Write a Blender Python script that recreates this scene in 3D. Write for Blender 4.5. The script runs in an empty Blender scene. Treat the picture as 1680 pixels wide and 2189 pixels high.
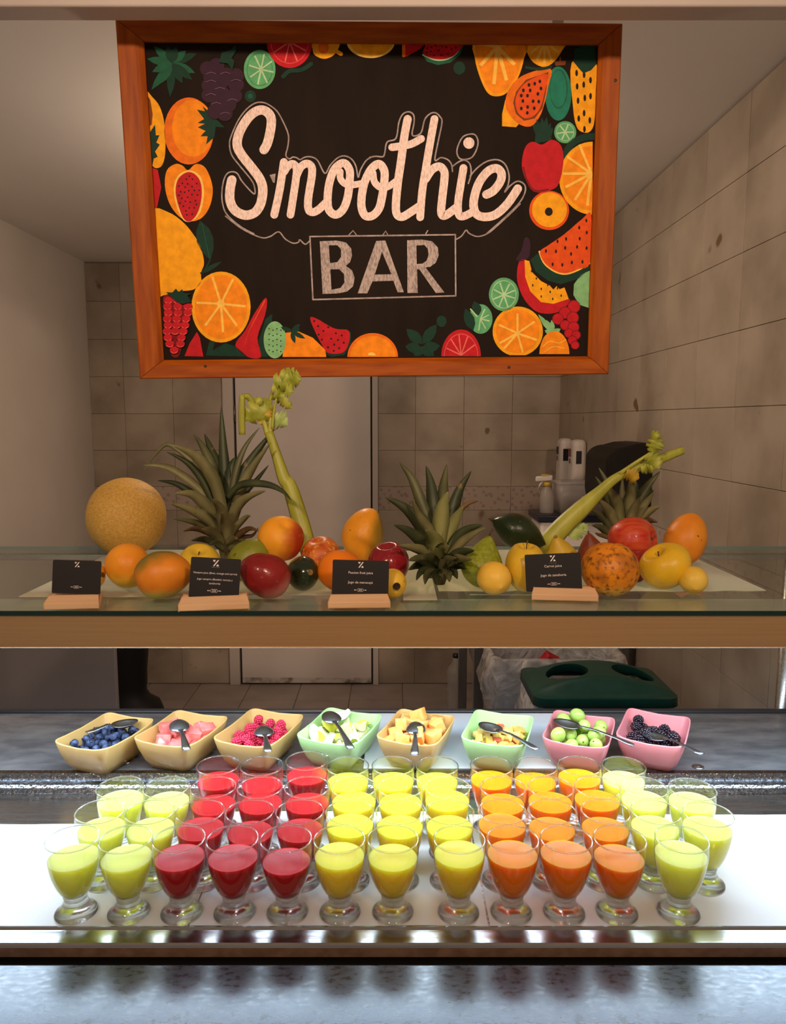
import bpy, bmesh, math, random
from mathutils import Vector, Matrix, noise
from mathutils.geometry import tessellate_polygon

random.seed(7)
scn = bpy.context.scene
col = scn.collection
PI = math.pi
R = math.radians

# ------------------------------------------------------------------ camera
CAMZ = 1.56
PITCH = 7.0
F = 1600.0
cam_d = bpy.data.cameras.new('camera')
cam_d.sensor_fit = 'VERTICAL'
cam_d.sensor_height = 36.0
cam_d.lens = 36.0 * F / 2189.0
cam_d.clip_start = 0.02
cam = bpy.data.objects.new('camera', cam_d)
col.objects.link(cam)
cam.location = (0, 0, CAMZ)
cam.rotation_euler = (R(90 - PITCH), 0, 0)
scn.camera = cam

# ------------------------------------------------------------------ world and light
w = bpy.data.worlds.new('world'); scn.world = w
w.use_nodes = True
bg = w.node_tree.nodes['Background']
bg.inputs[0].default_value = (1.0, 0.75, 0.56, 1)
bg.inputs[1].default_value = 0.22

def area(name, loc, rot, sx, sy, energy, color, shape='RECTANGLE', spread=180):
    d = bpy.data.lights.new(name, 'AREA'); d.shape = shape; d.size = sx
    if shape in ('RECTANGLE', 'ELLIPSE'): d.size_y = sy
    d.energy = energy; d.color = color; d.spread = R(spread)
    o = bpy.data.objects.new(name, d); col.objects.link(o)
    o.location = loc; o.rotation_euler = rot
    return o
LEDC = (0.62, 0.81, 1.0)
area('led_light', (-0.05, 1.207, 1.2125), (R(-16), 0, 0), 1.9, 0.085, 14.0, LEDC)
WARM = (1.0, 0.71, 0.50)
area('hall_spotlight', (-0.9, -1.3, 2.75), (R(76), 0, R(-16)), 0.22, 0.22, 5.8, WARM, 'DISK', 64)
area('hall_spotlight', (0.9, -1.3, 2.75), (R(76), 0, R(16)), 0.22, 0.22, 5.8, WARM, 'DISK', 64)
def point(name, loc, energy, color, r):
    d = bpy.data.lights.new(name, 'POINT'); d.energy = energy; d.color = color; d.shadow_soft_size = r
    o = bpy.data.objects.new(name, d); col.objects.link(o); o.location = loc; return o
point('kitchen_fill_light', (-0.25, 2.45, 2.20), 18, (1.0, 0.77, 0.58), 0.07)  # added light, source unseen, to brighten the kitchen ceiling

vs = scn.view_settings
vs.view_transform = 'Standard'; vs.look = 'None'; vs.gamma = 1.0; vs.use_curve_mapping = False
vs.exposure = 0.0
cy = scn.cycles
cy.max_bounces = 10; cy.transparent_max_bounces = 32; cy.transmission_bounces = 8
cy.diffuse_bounces = 4; cy.glossy_bounces = 4
cy.caustics_refractive = True; cy.caustics_reflective = False
cy.sample_clamp_indirect = 6.0
cy.use_denoising = True

# ------------------------------------------------------------------ helpers: photograph pixel -> point in the place
_c, _s = math.cos(R(PITCH)), math.sin(R(PITCH))
def ray(px, py):
    u = (px - 840.0) / F; v = (1094.5 - py) / F
    return Vector((u, _c + v * _s, -_s + v * _c))
CAM = Vector((0, 0, CAMZ))
def W(px, py, Y):
    d = ray(px, py); return CAM + d * (Y / d.y)
def WZ(px, py, z):
    d = ray(px, py); return CAM + d * ((z - CAMZ) / d.z)
def depth(P): return (P.y) * _c - (P.z - CAMZ) * _s
def crop(ox, oy, s):
    return lambda x, y: (ox + x * s, oy + y * s)

# ------------------------------------------------------------------ helpers: objects
def link(o, parent=None):
    col.objects.link(o)
    if parent is not None: o.parent = parent
    return o
def tag(o, label, cat, group=None):
    o['label'] = label; o['category'] = cat
    if group: o['group'] = group
    return o
def thing(name, label, cat, loc=(0, 0, 0), rotz=0.0, group=None):
    o = bpy.data.objects.new(name, None); link(o)
    o.empty_display_size = 0.02
    o.location = loc; o.rotation_euler = (0, 0, rotz)
    return tag(o, label, cat, group)
def struct(o):
    o['kind'] = 'structure'; return o
def copy_tree(o, parent=None):
    c = o.copy(); col.objects.link(c); c.parent = parent
    for ch in list(o.children): copy_tree(ch, c)
    return c

class MB:
    def __init__(s): s.v = []; s.f = []; s.m = []; s.sm = []
    def add(s, vs_, fs, mi=0, smooth=False, M=None):
        b = len(s.v)
        s.v += [tuple(M @ Vector(p)) if M is not None else tuple(p) for p in vs_]
        for f in fs:
            s.f.append(tuple(i + b for i in f)); s.m.append(mi); s.sm.append(smooth)
        return s
    def box(s, lo, hi, mi=0, M=None):
        x0, y0, z0 = lo; x1, y1, z1 = hi
        v = [(x0,y0,z0),(x1,y0,z0),(x1,y1,z0),(x0,y1,z0),(x0,y0,z1),(x1,y0,z1),(x1,y1,z1),(x0,y1,z1)]
        return s.add(v, [(3,2,1,0),(4,5,6,7),(0,1,5,4),(1,2,6,5),(2,3,7,6),(3,0,4,7)], mi, False, M)
    def rbox(s, lo, hi, bev=0.003, seg=2, mi=0, M=None, taper=None):
        bm = bmesh.new()
        bmesh.ops.create_cube(bm, size=1.0)
        for v in bm.verts:
            v.co = Vector(((lo[i] + hi[i]) / 2 + v.co[i] * (hi[i] - lo[i]) for i in range(3)))
            if taper: v.co = Vector(taper(v.co))
        bmesh.ops.bevel(bm, geom=bm.edges[:], offset=bev, segments=seg, profile=0.5, affect='EDGES')
        bmesh.ops.recalc_face_normals(bm, faces=bm.faces[:])
        bm.verts.index_update(); bm.faces.index_update()
        big = set(f.index for f in sorted(bm.faces, key=lambda f: -f.calc_area())[:6])
        k0 = len(s.f)
        s.add([v.co.copy() for v in bm.verts], [[v.index for v in f.verts] for f in bm.faces], mi, True, M)
        for i, f in enumerate(bm.faces):
            if f.index in big: s.sm[k0 + i] = False
        bm.free(); return s
    def lathe(s, prof, n=32, mi=0, smooth=True, M=None, closed_ends=True):
        vs_ = []; fs = []
        for (r, z) in prof:
            for k in range(n):
                a = 2 * PI * k / n
                vs_.append((r * math.cos(a), r * math.sin(a), z))
        for i in range(len(prof) - 1):
            for k in range(n):
                k2 = (k + 1) % n
                fs.append((i*n+k, i*n+k2, (i+1)*n+k2, (i+1)*n+k))
        if closed_ends:
            fs.append(tuple(range(n))[::-1]); fs.append(tuple((len(prof)-1)*n + k for k in range(n)))
        return s.add(vs_, fs, mi, smooth, M)
    def tube(s, pts, rad, n=8, mi=0, smooth=True, flat=1.0, up=None):
        pts = [Vector(p) for p in pts]
        vs_ = []; fs = []
        side = None
        for i, p in enumerate(pts):
            t = (pts[min(i+1, len(pts)-1)] - pts[max(i-1, 0)]).normalized()
            ref = up if up is not None else (Vector((0, 0, 1)) if abs(t.z) < 0.95 else Vector((0, 1, 0)))
            a = t.cross(ref).normalized()
            b = a.cross(t).normalized()
            r = rad[i] if isinstance(rad, (list, tuple)) else rad
            for k in range(n):
                th = 2 * PI * k / n
                vs_.append(p + a * (r * math.cos(th)) + b * (r * flat * math.sin(th)))
        for i in range(len(pts) - 1):
            for k in range(n):
                k2 = (k + 1) % n
                fs.append((i*n+k, i*n+k2, (i+1)*n+k2, (i+1)*n+k))
        fs.append(tuple(range(n))[::-1]); fs.append(tuple((len(pts)-1)*n + k for k in range(n)))
        return s.add(vs_, fs, mi, smooth)
    def mesh(s, name, mats):
        me = bpy.data.meshes.new(name)
        me.from_pydata(s.v, [], s.f)
        for m in (mats if isinstance(mats, (list, tuple)) else [mats]): me.materials.append(m)
        me.polygons.foreach_set('material_index', s.m)
        me.polygons.foreach_set('use_smooth', s.sm)
        me.update(); return me
    def build(s, name, mats, parent=None, loc=None, rot=None):
        o = bpy.data.objects.new(name, s.mesh(name, mats)); link(o, parent)
        if loc is not None: o.location = loc
        if rot is not None: o.rotation_euler = rot
        return o
def sharp(o, ang=35):
    try: o.data.set_sharp_from_angle(angle=R(ang))
    except Exception: pass
    return o
def newobj(name, me, parent=None, loc=None):
    o = bpy.data.objects.new(name, me); link(o, parent)
    if loc is not None: o.location = loc
    return o
def catmull(pts, n=6, closed=False):
    P = [Vector(p) for p in pts]; out = []
    L = len(P)
    rng = range(L) if closed else range(L - 1)
    for i in rng:
        if closed: p0, p1, p2, p3 = P[(i-1) % L], P[i], P[(i+1) % L], P[(i+2) % L]
        else: p0, p1, p2, p3 = P[max(i-1, 0)], P[i], P[i+1], P[min(i+2, L-1)]
        for k in range(n):
            t = k / n
            out.append(0.5 * ((2*p1) + (p2-p0)*t + (2*p0-5*p1+4*p2-p3)*t*t + (3*p1-p0-3*p2+p3)*t*t*t))
    if not closed: out.append(P[-1])
    return out

# ------------------------------------------------------------------ helpers: materials
def nt(name):
    m = bpy.data.materials.new(name); m.use_nodes = True
    t = m.node_tree; t.nodes.clear()
    o = t.nodes.new('ShaderNodeOutputMaterial')
    return m, t, o
def c4(c): return (c[0], c[1], c[2], 1.0)
def srgb(r, g, b):
    f = lambda x: x / 12.92 if x <= 0.04045 else ((x + 0.055) / 1.055) ** 2.4
    return tuple(f(x / 255.0) for x in (r, g, b))
def pm(name, c1, c2=None, scale=8.0, rough=0.5, metal=0.0, bump=0.0, bscale=80.0, sss=0.0, srad=(1, .6, .3), sscale=0.01,
       coat=0.0, spec=0.5, lo=0.35, hi=0.65, stretch=(1, 1, 1), detail=4.0, spots=None, grad=None, rrough=None, aniso=0.0, trans=0.0, ior=1.45, world=False):
    m, t, out = nt(name)
    N = t.nodes; L = t.links
    b = N.new('ShaderNodeBsdfPrincipled'); L.new(b.outputs[0], out.inputs[0])
    b.inputs['Roughness'].default_value = rough; b.inputs['Metallic'].default_value = metal
    b.inputs['Specular IOR Level'].default_value = spec
    b.inputs['IOR'].default_value = ior
    if coat: b.inputs['Coat Weight'].default_value = coat; b.inputs['Coat Roughness'].default_value = 0.08
    if sss:
        b.inputs['Subsurface Weight'].default_value = sss
        b.inputs['Subsurface Radius'].default_value = srad
        b.inputs['Subsurface Scale'].default_value = sscale
    if trans: b.inputs['Transmission Weight'].default_value = trans
    if aniso: b.inputs['Anisotropic'].default_value = aniso
    tc = N.new('ShaderNodeTexCoord'); mp = N.new('ShaderNodeMapping')
    mp.inputs['Scale'].default_value = stretch
    if world:
        gp = N.new('ShaderNodeNewGeometry'); src = gp.outputs['Position']
    else: src = tc.outputs['Object']
    L.new(src, mp.inputs[0])
    cur = None
    if c2 is not None:
        nz = N.new('ShaderNodeTexNoise'); nz.inputs['Scale'].default_value = scale; nz.inputs['Detail'].default_value = detail
        L.new(mp.outputs[0], nz.inputs['Vector'])
        cr = N.new('ShaderNodeValToRGB'); e = cr.color_ramp.elements
        e[0].position = lo; e[0].color = c4(c1); e[1].position = hi; e[1].color = c4(c2)
        L.new(nz.outputs['Fac'], cr.inputs[0]); cur = cr.outputs[0]
        if rrough is not None:
            mr = N.new('ShaderNodeMapRange'); mr.inputs[1].default_value = lo; mr.inputs[2].default_value = hi
            mr.inputs[3].default_value = rough; mr.inputs[4].default_value = rrough
            L.new(nz.outputs['Fac'], mr.inputs[0]); L.new(mr.outputs[0], b.inputs['Roughness'])
    def mixin(fac, color):
        nonlocal cur
        mx = N.new('ShaderNodeMix'); mx.data_type = 'RGBA'
        L.new(fac, mx.inputs[0])
        if cur is None: mx.inputs[6].default_value = c4(c1)
        else: L.new(cur, mx.inputs[6])
        mx.inputs[7].default_value = c4(color)
        cur = mx.outputs[2]
    if grad is not None:
        for (axis, g0, g1, gc) in (grad if isinstance(grad, list) else [grad]):
            sx = N.new('ShaderNodeVectorMath'); sx.operation = 'DOT_PRODUCT'
            L.new(tc.outputs['Object'], sx.inputs[0]); sx.inputs[1].default_value = axis
            n2 = N.new('ShaderNodeTexNoise'); n2.inputs['Scale'].default_value = 30; L.new(tc.outputs['Object'], n2.inputs['Vector'])
            ma = N.new('ShaderNodeMath'); ma.operation = 'MULTIPLY_ADD'; ma.inputs[1].default_value = abs(g1 - g0) * 0.9
            L.new(n2.outputs['Fac'], ma.inputs[0]); L.new(sx.outputs['Value'], ma.inputs[2])
            mr = N.new('ShaderNodeMapRange'); mr.interpolation_type = 'SMOOTHSTEP'
            off = abs(g1 - g0) * 0.45
            mr.inputs[1].default_value = g0 + off; mr.inputs[2].default_value = g1 + off
            L.new(ma.outputs[0], mr.inputs[0]); mixin(mr.outputs[0], gc)
    if spots is not None:
        for sp_ in (spots if isinstance(spots, list) else [spots]):
            sc, th, scol = sp_[:3]; soft = sp_[3] if len(sp_) > 3 else 0.05
            n3 = N.new('ShaderNodeTexNoise'); n3.inputs['Scale'].default_value = sc; n3.inputs['Detail'].default_value = 2
            L.new(src, n3.inputs['Vector'])
            mr = N.new('ShaderNodeMapRange'); mr.inputs[1].default_value = th; mr.inputs[2].default_value = th + soft
            L.new(n3.outputs['Fac'], mr.inputs[0]); mixin(mr.outputs[0], scol)
    if cur is None: b.inputs['Base Color'].default_value = c4(c1)
    else: L.new(cur, b.inputs['Base Color'])
    if bump:
        n4 = N.new('ShaderNodeTexNoise'); n4.inputs['Scale'].default_value = bscale; n4.inputs['Detail'].default_value = 3
        L.new(mp.outputs[0], n4.inputs['Vector'])
        bp = N.new('ShaderNodeBump'); bp.inputs['Strength'].default_value = bump; bp.inputs['Distance'].default_value = 0.002
        L.new(n4.outputs['Fac'], bp.inputs['Height']); L.new(bp.outputs[0], b.inputs['Normal'])
    return m
def thin_glass(name, tint=(1, 1, 1), refl=1.0, rough=0.0, base=0.04):
    m, t, out = nt(name); N = t.nodes; L = t.links
    tr = N.new('ShaderNodeBsdfTransparent'); tr.inputs[0].default_value = c4(tint)
    gl = N.new('ShaderNodeBsdfGlossy'); gl.inputs['Roughness'].default_value = rough
    lw = N.new('ShaderNodeLayerWeight'); lw.inputs[0].default_value = 0.5
    pw = N.new('ShaderNodeMath'); pw.operation = 'POWER'; pw.inputs[1].default_value = 4.0
    L.new(lw.outputs['Facing'], pw.inputs[0])
    ma = N.new('ShaderNodeMath'); ma.operation = 'MULTIPLY_ADD'; ma.inputs[1].default_value = 0.7 * refl; ma.inputs[2].default_value = base
    L.new(pw.outputs[0], ma.inputs[0])
    mx = N.new('ShaderNodeMixShader'); L.new(ma.outputs[0], mx.inputs[0]); L.new(tr.outputs[0], mx.inputs[1]); L.new(gl.outputs[0], mx.inputs[2])
    L.new(mx.outputs[0], out.inputs[0]); return m
def solid_glass(name, tint=(1, 1, 1), mixf=0.5, rough=0.0, bump=0.0):
    m, t, out = nt(name); N = t.nodes; L = t.links
    tr = N.new('ShaderNodeBsdfTransparent'); tr.inputs[0].default_value = c4(tint)
    gl = N.new('ShaderNodeBsdfGlass'); gl.inputs['Roughness'].default_value = rough; gl.inputs['IOR'].default_value = 1.45
    gl.inputs[0].default_value = c4(tint)
    if bump:
        nz = N.new('ShaderNodeTexNoise'); nz.inputs['Scale'].default_value = 90
        bp = N.new('ShaderNodeBump'); bp.inputs['Strength'].default_value = bump; bp.inputs['Distance'].default_value = 0.002
        L.new(nz.outputs[0], bp.inputs['Height']); L.new(bp.outputs[0], gl.inputs['Normal'])
    mx = N.new('ShaderNodeMixShader'); mx.inputs[0].default_value = mixf
    L.new(tr.outputs[0], mx.inputs[1]); L.new(gl.outputs[0], mx.inputs[2]); L.new(mx.outputs[0], out.inputs[0]); return m
def emit(name, color, strength):
    m, t, out = nt(name); e = t.nodes.new('ShaderNodeEmission')
    e.inputs[0].default_value = c4(color); e.inputs[1].default_value = strength
    t.links.new(e.outputs[0], out.inputs[0]); return m
def translucent(name, color, tr=0.5, c2=None, scale=6):
    m, t, out = nt(name); N = t.nodes; L = t.links
    d = N.new('ShaderNodeBsdfDiffuse'); d.inputs[0].default_value = c4(color)
    q = N.new('ShaderNodeBsdfTranslucent'); q.inputs[0].default_value = c4(color)
    if c2:
        tc = N.new('ShaderNodeTexCoord'); nz = N.new('ShaderNodeTexNoise'); nz.inputs['Scale'].default_value = scale
        L.new(tc.outputs['Object'], nz.inputs['Vector'])
        cr = N.new('ShaderNodeValToRGB'); e = cr.color_ramp.elements
        e[0].position = .38; e[0].color = c4(color); e[1].position = .62; e[1].color = c4(c2)
        L.new(nz.outputs[0], cr.inputs[0]); L.new(cr.outputs[0], d.inputs[0]); L.new(cr.outputs[0], q.inputs[0])
    mx = N.new('ShaderNodeMixShader'); mx.inputs[0].default_value = tr
    L.new(d.outputs[0], mx.inputs[1]); L.new(q.outputs[0], mx.inputs[2]); L.new(mx.outputs[0], out.inputs[0]); return m

# ------------------------------------------------------------------ the room
M_grout = pm('grout', srgb(130, 116, 101), rough=0.9)
TILES = [pm('wall_tile_%d' % i, a, b, scale=4.5, rough=0.42, bump=0.03, bscale=14, world=True, detail=8, spots=(7.0, 0.70, srgb(112, 88, 64), .04))
         for i, (a, b) in enumerate([(srgb(152, 138, 122), srgb(176, 162, 145)), (srgb(146, 132, 116), srgb(178, 164, 148)), (srgb(160, 146, 130), srgb(180, 166, 150))])]
def border_mat():
    m, t, out = nt('border_tile'); N = t.nodes; L = t.links
    b = N.new('ShaderNodeBsdfPrincipled'); L.new(b.outputs[0], out.inputs[0]); b.inputs['Roughness'].default_value = .45
    tc = N.new('ShaderNodeTexCoord'); mp = N.new('ShaderNodeMapping'); mp.inputs['Scale'].default_value = (1, 1, 1)
    L.new(tc.outputs['Object'], mp.inputs[0])
    wv = N.new('ShaderNodeTexVoronoi'); wv.inputs['Scale'].default_value = 34; L.new(mp.outputs[0], wv.inputs['Vector'])
    cr = N.new('ShaderNodeValToRGB'); e = cr.color_ramp.elements
    e[0].position = .25; e[0].color = c4(srgb(150, 130, 118)); e[1].position = .42; e[1].color = c4(srgb(172, 154, 142))
    L.new(wv.outputs['Distance'], cr.inputs[0]); L.new(cr.outputs[0], b.inputs['Base Color']); return m
M_border = border_mat()
M_white = pm('white_plaster', srgb(214, 205, 196), srgb(222, 214, 205), scale=2, rough=0.8, bump=0.05, bscale=20)
M_ceil = pm('ceiling_paint', srgb(236, 230, 224), srgb(240, 235, 229), scale=1.5, rough=0.85)
YB, XR, XL, ZC = 4.31, 0.956, -1.72, 2.434
FLT = [pm('floor_tile_%d' % i, a, b, scale=5, rough=0.38, bump=0.02, bscale=30, world=True) for i, (a, b) in enumerate(
      [(srgb(150, 138, 132), srgb(168, 156, 150)), (srgb(158, 145, 138), srgb(172, 160, 152))])]

fl = struct(MB().box((-2.4, -1.2, -0.06), (1.6, YB + 0.2, -0.004)).build('floor', M_grout))
tx = 0.30
me_ft = [MB().rbox((0.002, 0.002, -0.006), (tx - 0.002, tx - 0.002, 0), 0.0012, 1).mesh('floor_tile', m) for m in FLT]
for ix in range(-5, 4):
    for iy in range(0, 9):
        x0 = -0.245 + ix * tx; y1 = 4.04 - (iy - 1) * tx
        if x0 < XL - 0.1 or x0 > XR - 0.05: continue
        o = newobj('floor_tile', me_ft[(ix * 3 + iy * 5) % 2], fl, (x0, y1 - tx, 0))
        sx = 1.0
        if iy == 0: o.scale[1] = 0.27 / tx
        if x0 + tx > XR: o.scale[0] = (XR - x0) / tx

wb = struct(MB().box((XL - 0.1, YB, 0), (XR + 0.1, YB + 0.12, ZC)).build('wall_back', M_grout))
wr = struct(MB().box((XR, 1.62, 0), (XR + 0.12, YB, ZC)).build('wall_right', M_grout))
struct(MB().box((XL - 0.12, 1.15, 0), (XL, YB, ZC)).build('wall_left', M_white))
struct(MB().box((-2.4, 1.55, ZC), (1.6, YB + 0.2, ZC + 0.1)).build('ceiling', M_ceil))
# fascia the sign hangs behind
struct(MB().rbox((-2.4, 1.545, 2.349), (1.6, 1.60, 3.1), 0.004, 2).build('trim_1', pm('fascia_plaster', srgb(192, 178, 170), srgb(202, 189, 181), scale=3, rough=0.8, bump=0.12, bscale=14)))
TW, TH = 0.276, 0.208
rows = [(0.003 + TH * i, TH) for i in range(5)] + [(1.043, 0.137)] + [(1.18 + TH * i, TH) for i in range(6)]
me_bt = {}
def tile_mesh(w_, h_, kind):
    k = (round(w_, 3), round(h_, 3), kind)
    if k not in me_bt:
        m = M_border if kind == 'b' else TILES[kind]
        me_bt[k] = MB().rbox((0.0007, -0.006, 0.0007), (w_ - 0.0007, 0.0, h_ - 0.0007), 0.0008, 1).mesh('wall_tile', m)
    return me_bt[k]
DX0, DX1, DZ1 = -0.965, -0.085, 2.04     # door opening with its frame
edges = sorted([-1.72] + [0.128 + TW * k for k in range(-6, 4) if 0.128 + TW * k > -1.72])
for zi, (z0, h) in enumerate(rows):
    for k in range(len(edges) - 1):
        a, b = edges[k], edges[k + 1]
        spans = [(a, b)]
        if z0 + h * 0.5 < DZ1:
            spans = []
            if a < DX0: spans.append((a, min(b, DX0)))
            if b > DX1: spans.append((max(a, DX1), b))
        for (p, q) in spans:
            if q - p < 0.01: continue
            newobj('border_tile' if zi == 5 else 'wall_tile', tile_mesh(q - p, h, 'b' if zi == 5 else (k * 7 + zi * 5) % 3), wb, (p, YB, z0))
for zi, (z0, h) in enumerate(rows):
    for k in range(10):
        o = newobj('border_tile' if zi == 5 else 'wall_tile', tile_mesh(TW, h, 'b' if zi == 5 else (k * 5 + zi * 3) % 3), wr, (XR, YB - TW * (k) , z0))
        o.rotation_euler = (0, 0, R(-90))

# door
M_door = pm('door_paint', srgb(206, 196, 190), srgb(214, 205, 199), scale=3, rough=0.5)
M_frame = pm('door_frame_paint', srgb(196, 186, 178), rough=0.55)
M_dark = pm('gap_shade', srgb(40, 34, 30), rough=0.8)
M_dirt = pm('door_foot_dirt', srgb(120, 106, 96), srgb(202, 192, 186), scale=16, lo=0.34, hi=0.56, rough=0.6)
dr = bpy.data.objects.new('door_1', None); link(dr); struct(dr)
MB().rbox((-0.965, YB - 0.030, 0), (-0.905, YB - 0.001, DZ1), 0.003).build('door_jamb', M_frame, dr)
MB().rbox((-0.118, YB - 0.030, 0), (-0.085, YB - 0.001, DZ1), 0.003).build('door_jamb', M_frame, dr)
MB().rbox((-0.905, YB - 0.030, 1.985), (-0.118, YB - 0.001, DZ1), 0.003).build('door_head', M_frame, dr)
MB().box((-0.905, YB - 0.006, 0), (-0.118, YB - 0.0005, 1.985)).build('door_gap_shade', M_dark, dr)  # dark sheet that paints the shade in the gap around the panel
dp = MB().rbox((-0.893, YB - 0.024, 0.012), (-0.128, YB - 0.006, 1.978), 0.002).build('door_panel', M_door, dr)
MB().rbox((-0.891, YB - 0.0255, 0.012), (-0.130, YB - 0.0240, 0.045), 0.0006, 1).build('kick_strip', M_dirt, dp)
for z in (0.25, 1.05, 1.55):
    mb = MB(); mb.lathe([(0.006, z), (0.006, z + 0.09)], 10, M=Matrix.Translation((-0.899, YB - 0.03, 0))); mb.build('hinge', pm('hinge_steel', srgb(120, 112, 105), rough=.4, metal=.8), dr)

# ------------------------------------------------------------------ steel, counter, trays, shelf
TZ = 0.90            # tray level
XE = 0.95
SZ = 1.263           # top of the glass shelf
M_steel = pm('brushed_steel', srgb(190, 188, 186), srgb(168, 166, 164), scale=30, stretch=(0.3, 6, 6), rough=0.24, rrough=0.32, metal=1.0, bump=0.02, bscale=60)
M_steel_wet = pm('wet_steel', srgb(150, 150, 152), srgb(110, 110, 114), scale=22, stretch=(0.6, 1.6, 1), rough=0.16, rrough=0.38, metal=0.55, bump=0.35, bscale=45)
M_steel_drop = pm('beaded_steel', srgb(170, 172, 176), srgb(110, 112, 116), scale=160, rough=0.1, rrough=0.3, metal=1.0, bump=0.9, bscale=190)
M_granite = pm('granite', srgb(46, 56, 72), srgb(98, 114, 138), scale=150, detail=8, rough=0.24, rrough=0.36, bump=0.03, bscale=300, spec=.5, ior=1.72, lo=.32, hi=.68, stretch=(0.55, 1.2, 1),
               spots=(70, 0.64, srgb(24, 26, 30)))
M_black = pm('matte_black', srgb(16, 14, 13), rough=0.6)
wt = tag(MB().rbox((-1.5, 0.30, 0.853), (XE, 0.850, 0.893), 0.003).build('granite_worktop', M_granite), 'dark speckled granite counter edge in front of the juice tray', 'worktop')
cb = thing('counter_base', 'dark counter cabinet under the granite top and juice tray', 'counter', (0, 0, 0))
M_base = pm('counter_laminate', srgb(60, 48, 40), srgb(74, 60, 50), scale=6, rough=0.5)
MB().rbox((-1.5, 0.36, 0.08), (XE, 1.60, 0.832), 0.003).build('carcass', M_base, cb)
MB().rbox((-1.5, 0.42, 0.0), (XE, 1.56, 0.08), 0.002).build('plinth', M_black, cb)

tr = thing('chilled_display_tray', 'long stainless steel chilled tray holding juice glasses and fruit bowls', 'tray', (0, 0, 0))
MB().rbox((-1.5, 0.906, 0.8335), (XE, 1.262, TZ - 0.0012), 0.001, 1).build('tray_floor', M_steel, tr)
mb = MB()
# front rim: flat lip, rolled front edge, bead at the back
prof = [(0.906, TZ - 0.001), (0.9055, TZ + 0.0035), (0.902, TZ + 0.0045), (0.899, TZ + 0.0022), (0.8755, TZ + 0.0022), (0.8725, TZ + 0.001), (0.8715, TZ - 0.002), (0.8715, TZ - 0.0145), (0.874, TZ - 0.016), (0.906, TZ - 0.016)]
vv = [(-1.5, y, z) for y, z in prof] + [(XE, y, z) for y, z in prof]
n = len(prof)
mb.add(vv, [(i, (i+1) % n, n + (i+1) % n, n + i) for i in range(n)] + [tuple(range(n))[::-1], tuple(range(n, 2*n))])
for i in (6, 7): mb.m[i] = 1
M_rim = pm('rim_steel', srgb(196, 192, 188), srgb(176, 172, 168), scale=18, stretch=(0.4, 4, 4), rough=0.13, rrough=0.22, metal=1.0, bump=0.03, bscale=30)
mb.build('front_rim', [M_rim, pm('rim_face_warm_light', srgb(150, 118, 96), srgb(128, 98, 78), scale=60, rough=.5, metal=.3, bump=.2, bscale=160)], tr)  # brown on the front face paints warm light onto the steel
MB().box((-1.5, 0.8505, 0.8335), (XE, 0.905, 0.8775)).build('gap_shade_strip', M_black, tr)  # black strip standing in for the shade in the gap before the rim
prof = [(1.262, TZ - 0.001), (1.262, TZ + 0.010), (1.266, TZ + 0.014), (1.280, TZ + 0.014), (1.284, TZ + 0.010), (1.290, TZ + 0.010), (1.294, TZ + 0.022), (1.306, TZ + 0.022), (1.309, TZ + 0.0195), (1.31, TZ - 0.001)]
vv = [(-1.5, y, z) for y, z in prof] + [(XE, y, z) for y, z in prof]; n = len(prof)
MB().add(vv, [(i, (i+1) % n, n + (i+1) % n, n + i) for i in range(n)] + [tuple(range(n))[::-1], tuple(range(n, 2*n))]).build('divider_ridge', M_steel_drop, tr)
BZ = TZ + 0.018
MB().rbox((-1.5, 1.31, 0.8335), (XE, 1.585, BZ), 0.002, 1).build('rear_platform', M_steel_wet, tr)
MB().rbox((-1.5, 1.585, 0.8335), (XE, 1.60, BZ + 0.006), 0.003, 2).build('rear_rim', pm('dark_rim', srgb(70, 70, 74), rough=.35, metal=.6), tr)
for (px, py) in ((272, 1628), (1492, 1640)):
    p = WZ(px, py, BZ)
    q = MB().lathe([(0.0105, 0.0), (0.0105, 0.0018), (0.008, 0.0026), (0.0065, 0.0012), (0.004, 0.0012), (0.003, 0.0028)], 20).build('drain_ring', M_steel, tr, (p.x, p.y, BZ))

M_board = pm('frosted_board', srgb(205, 216, 228), srgb(220, 228, 238), scale=5, rough=0.28, bump=0.05, bscale=60, coat=0.3)
a0 = WZ(800, 1650, BZ); a1 = WZ(1200, 1650, BZ)
tag(MB().rbox((-0.055, 1.316, BZ + 0.0004), (0.375, 1.575, BZ + 0.0045), 0.0015).build('frosted_board', M_board), 'pale blue frosted board lying under the melon and diced fruit bowls', 'board')
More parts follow.
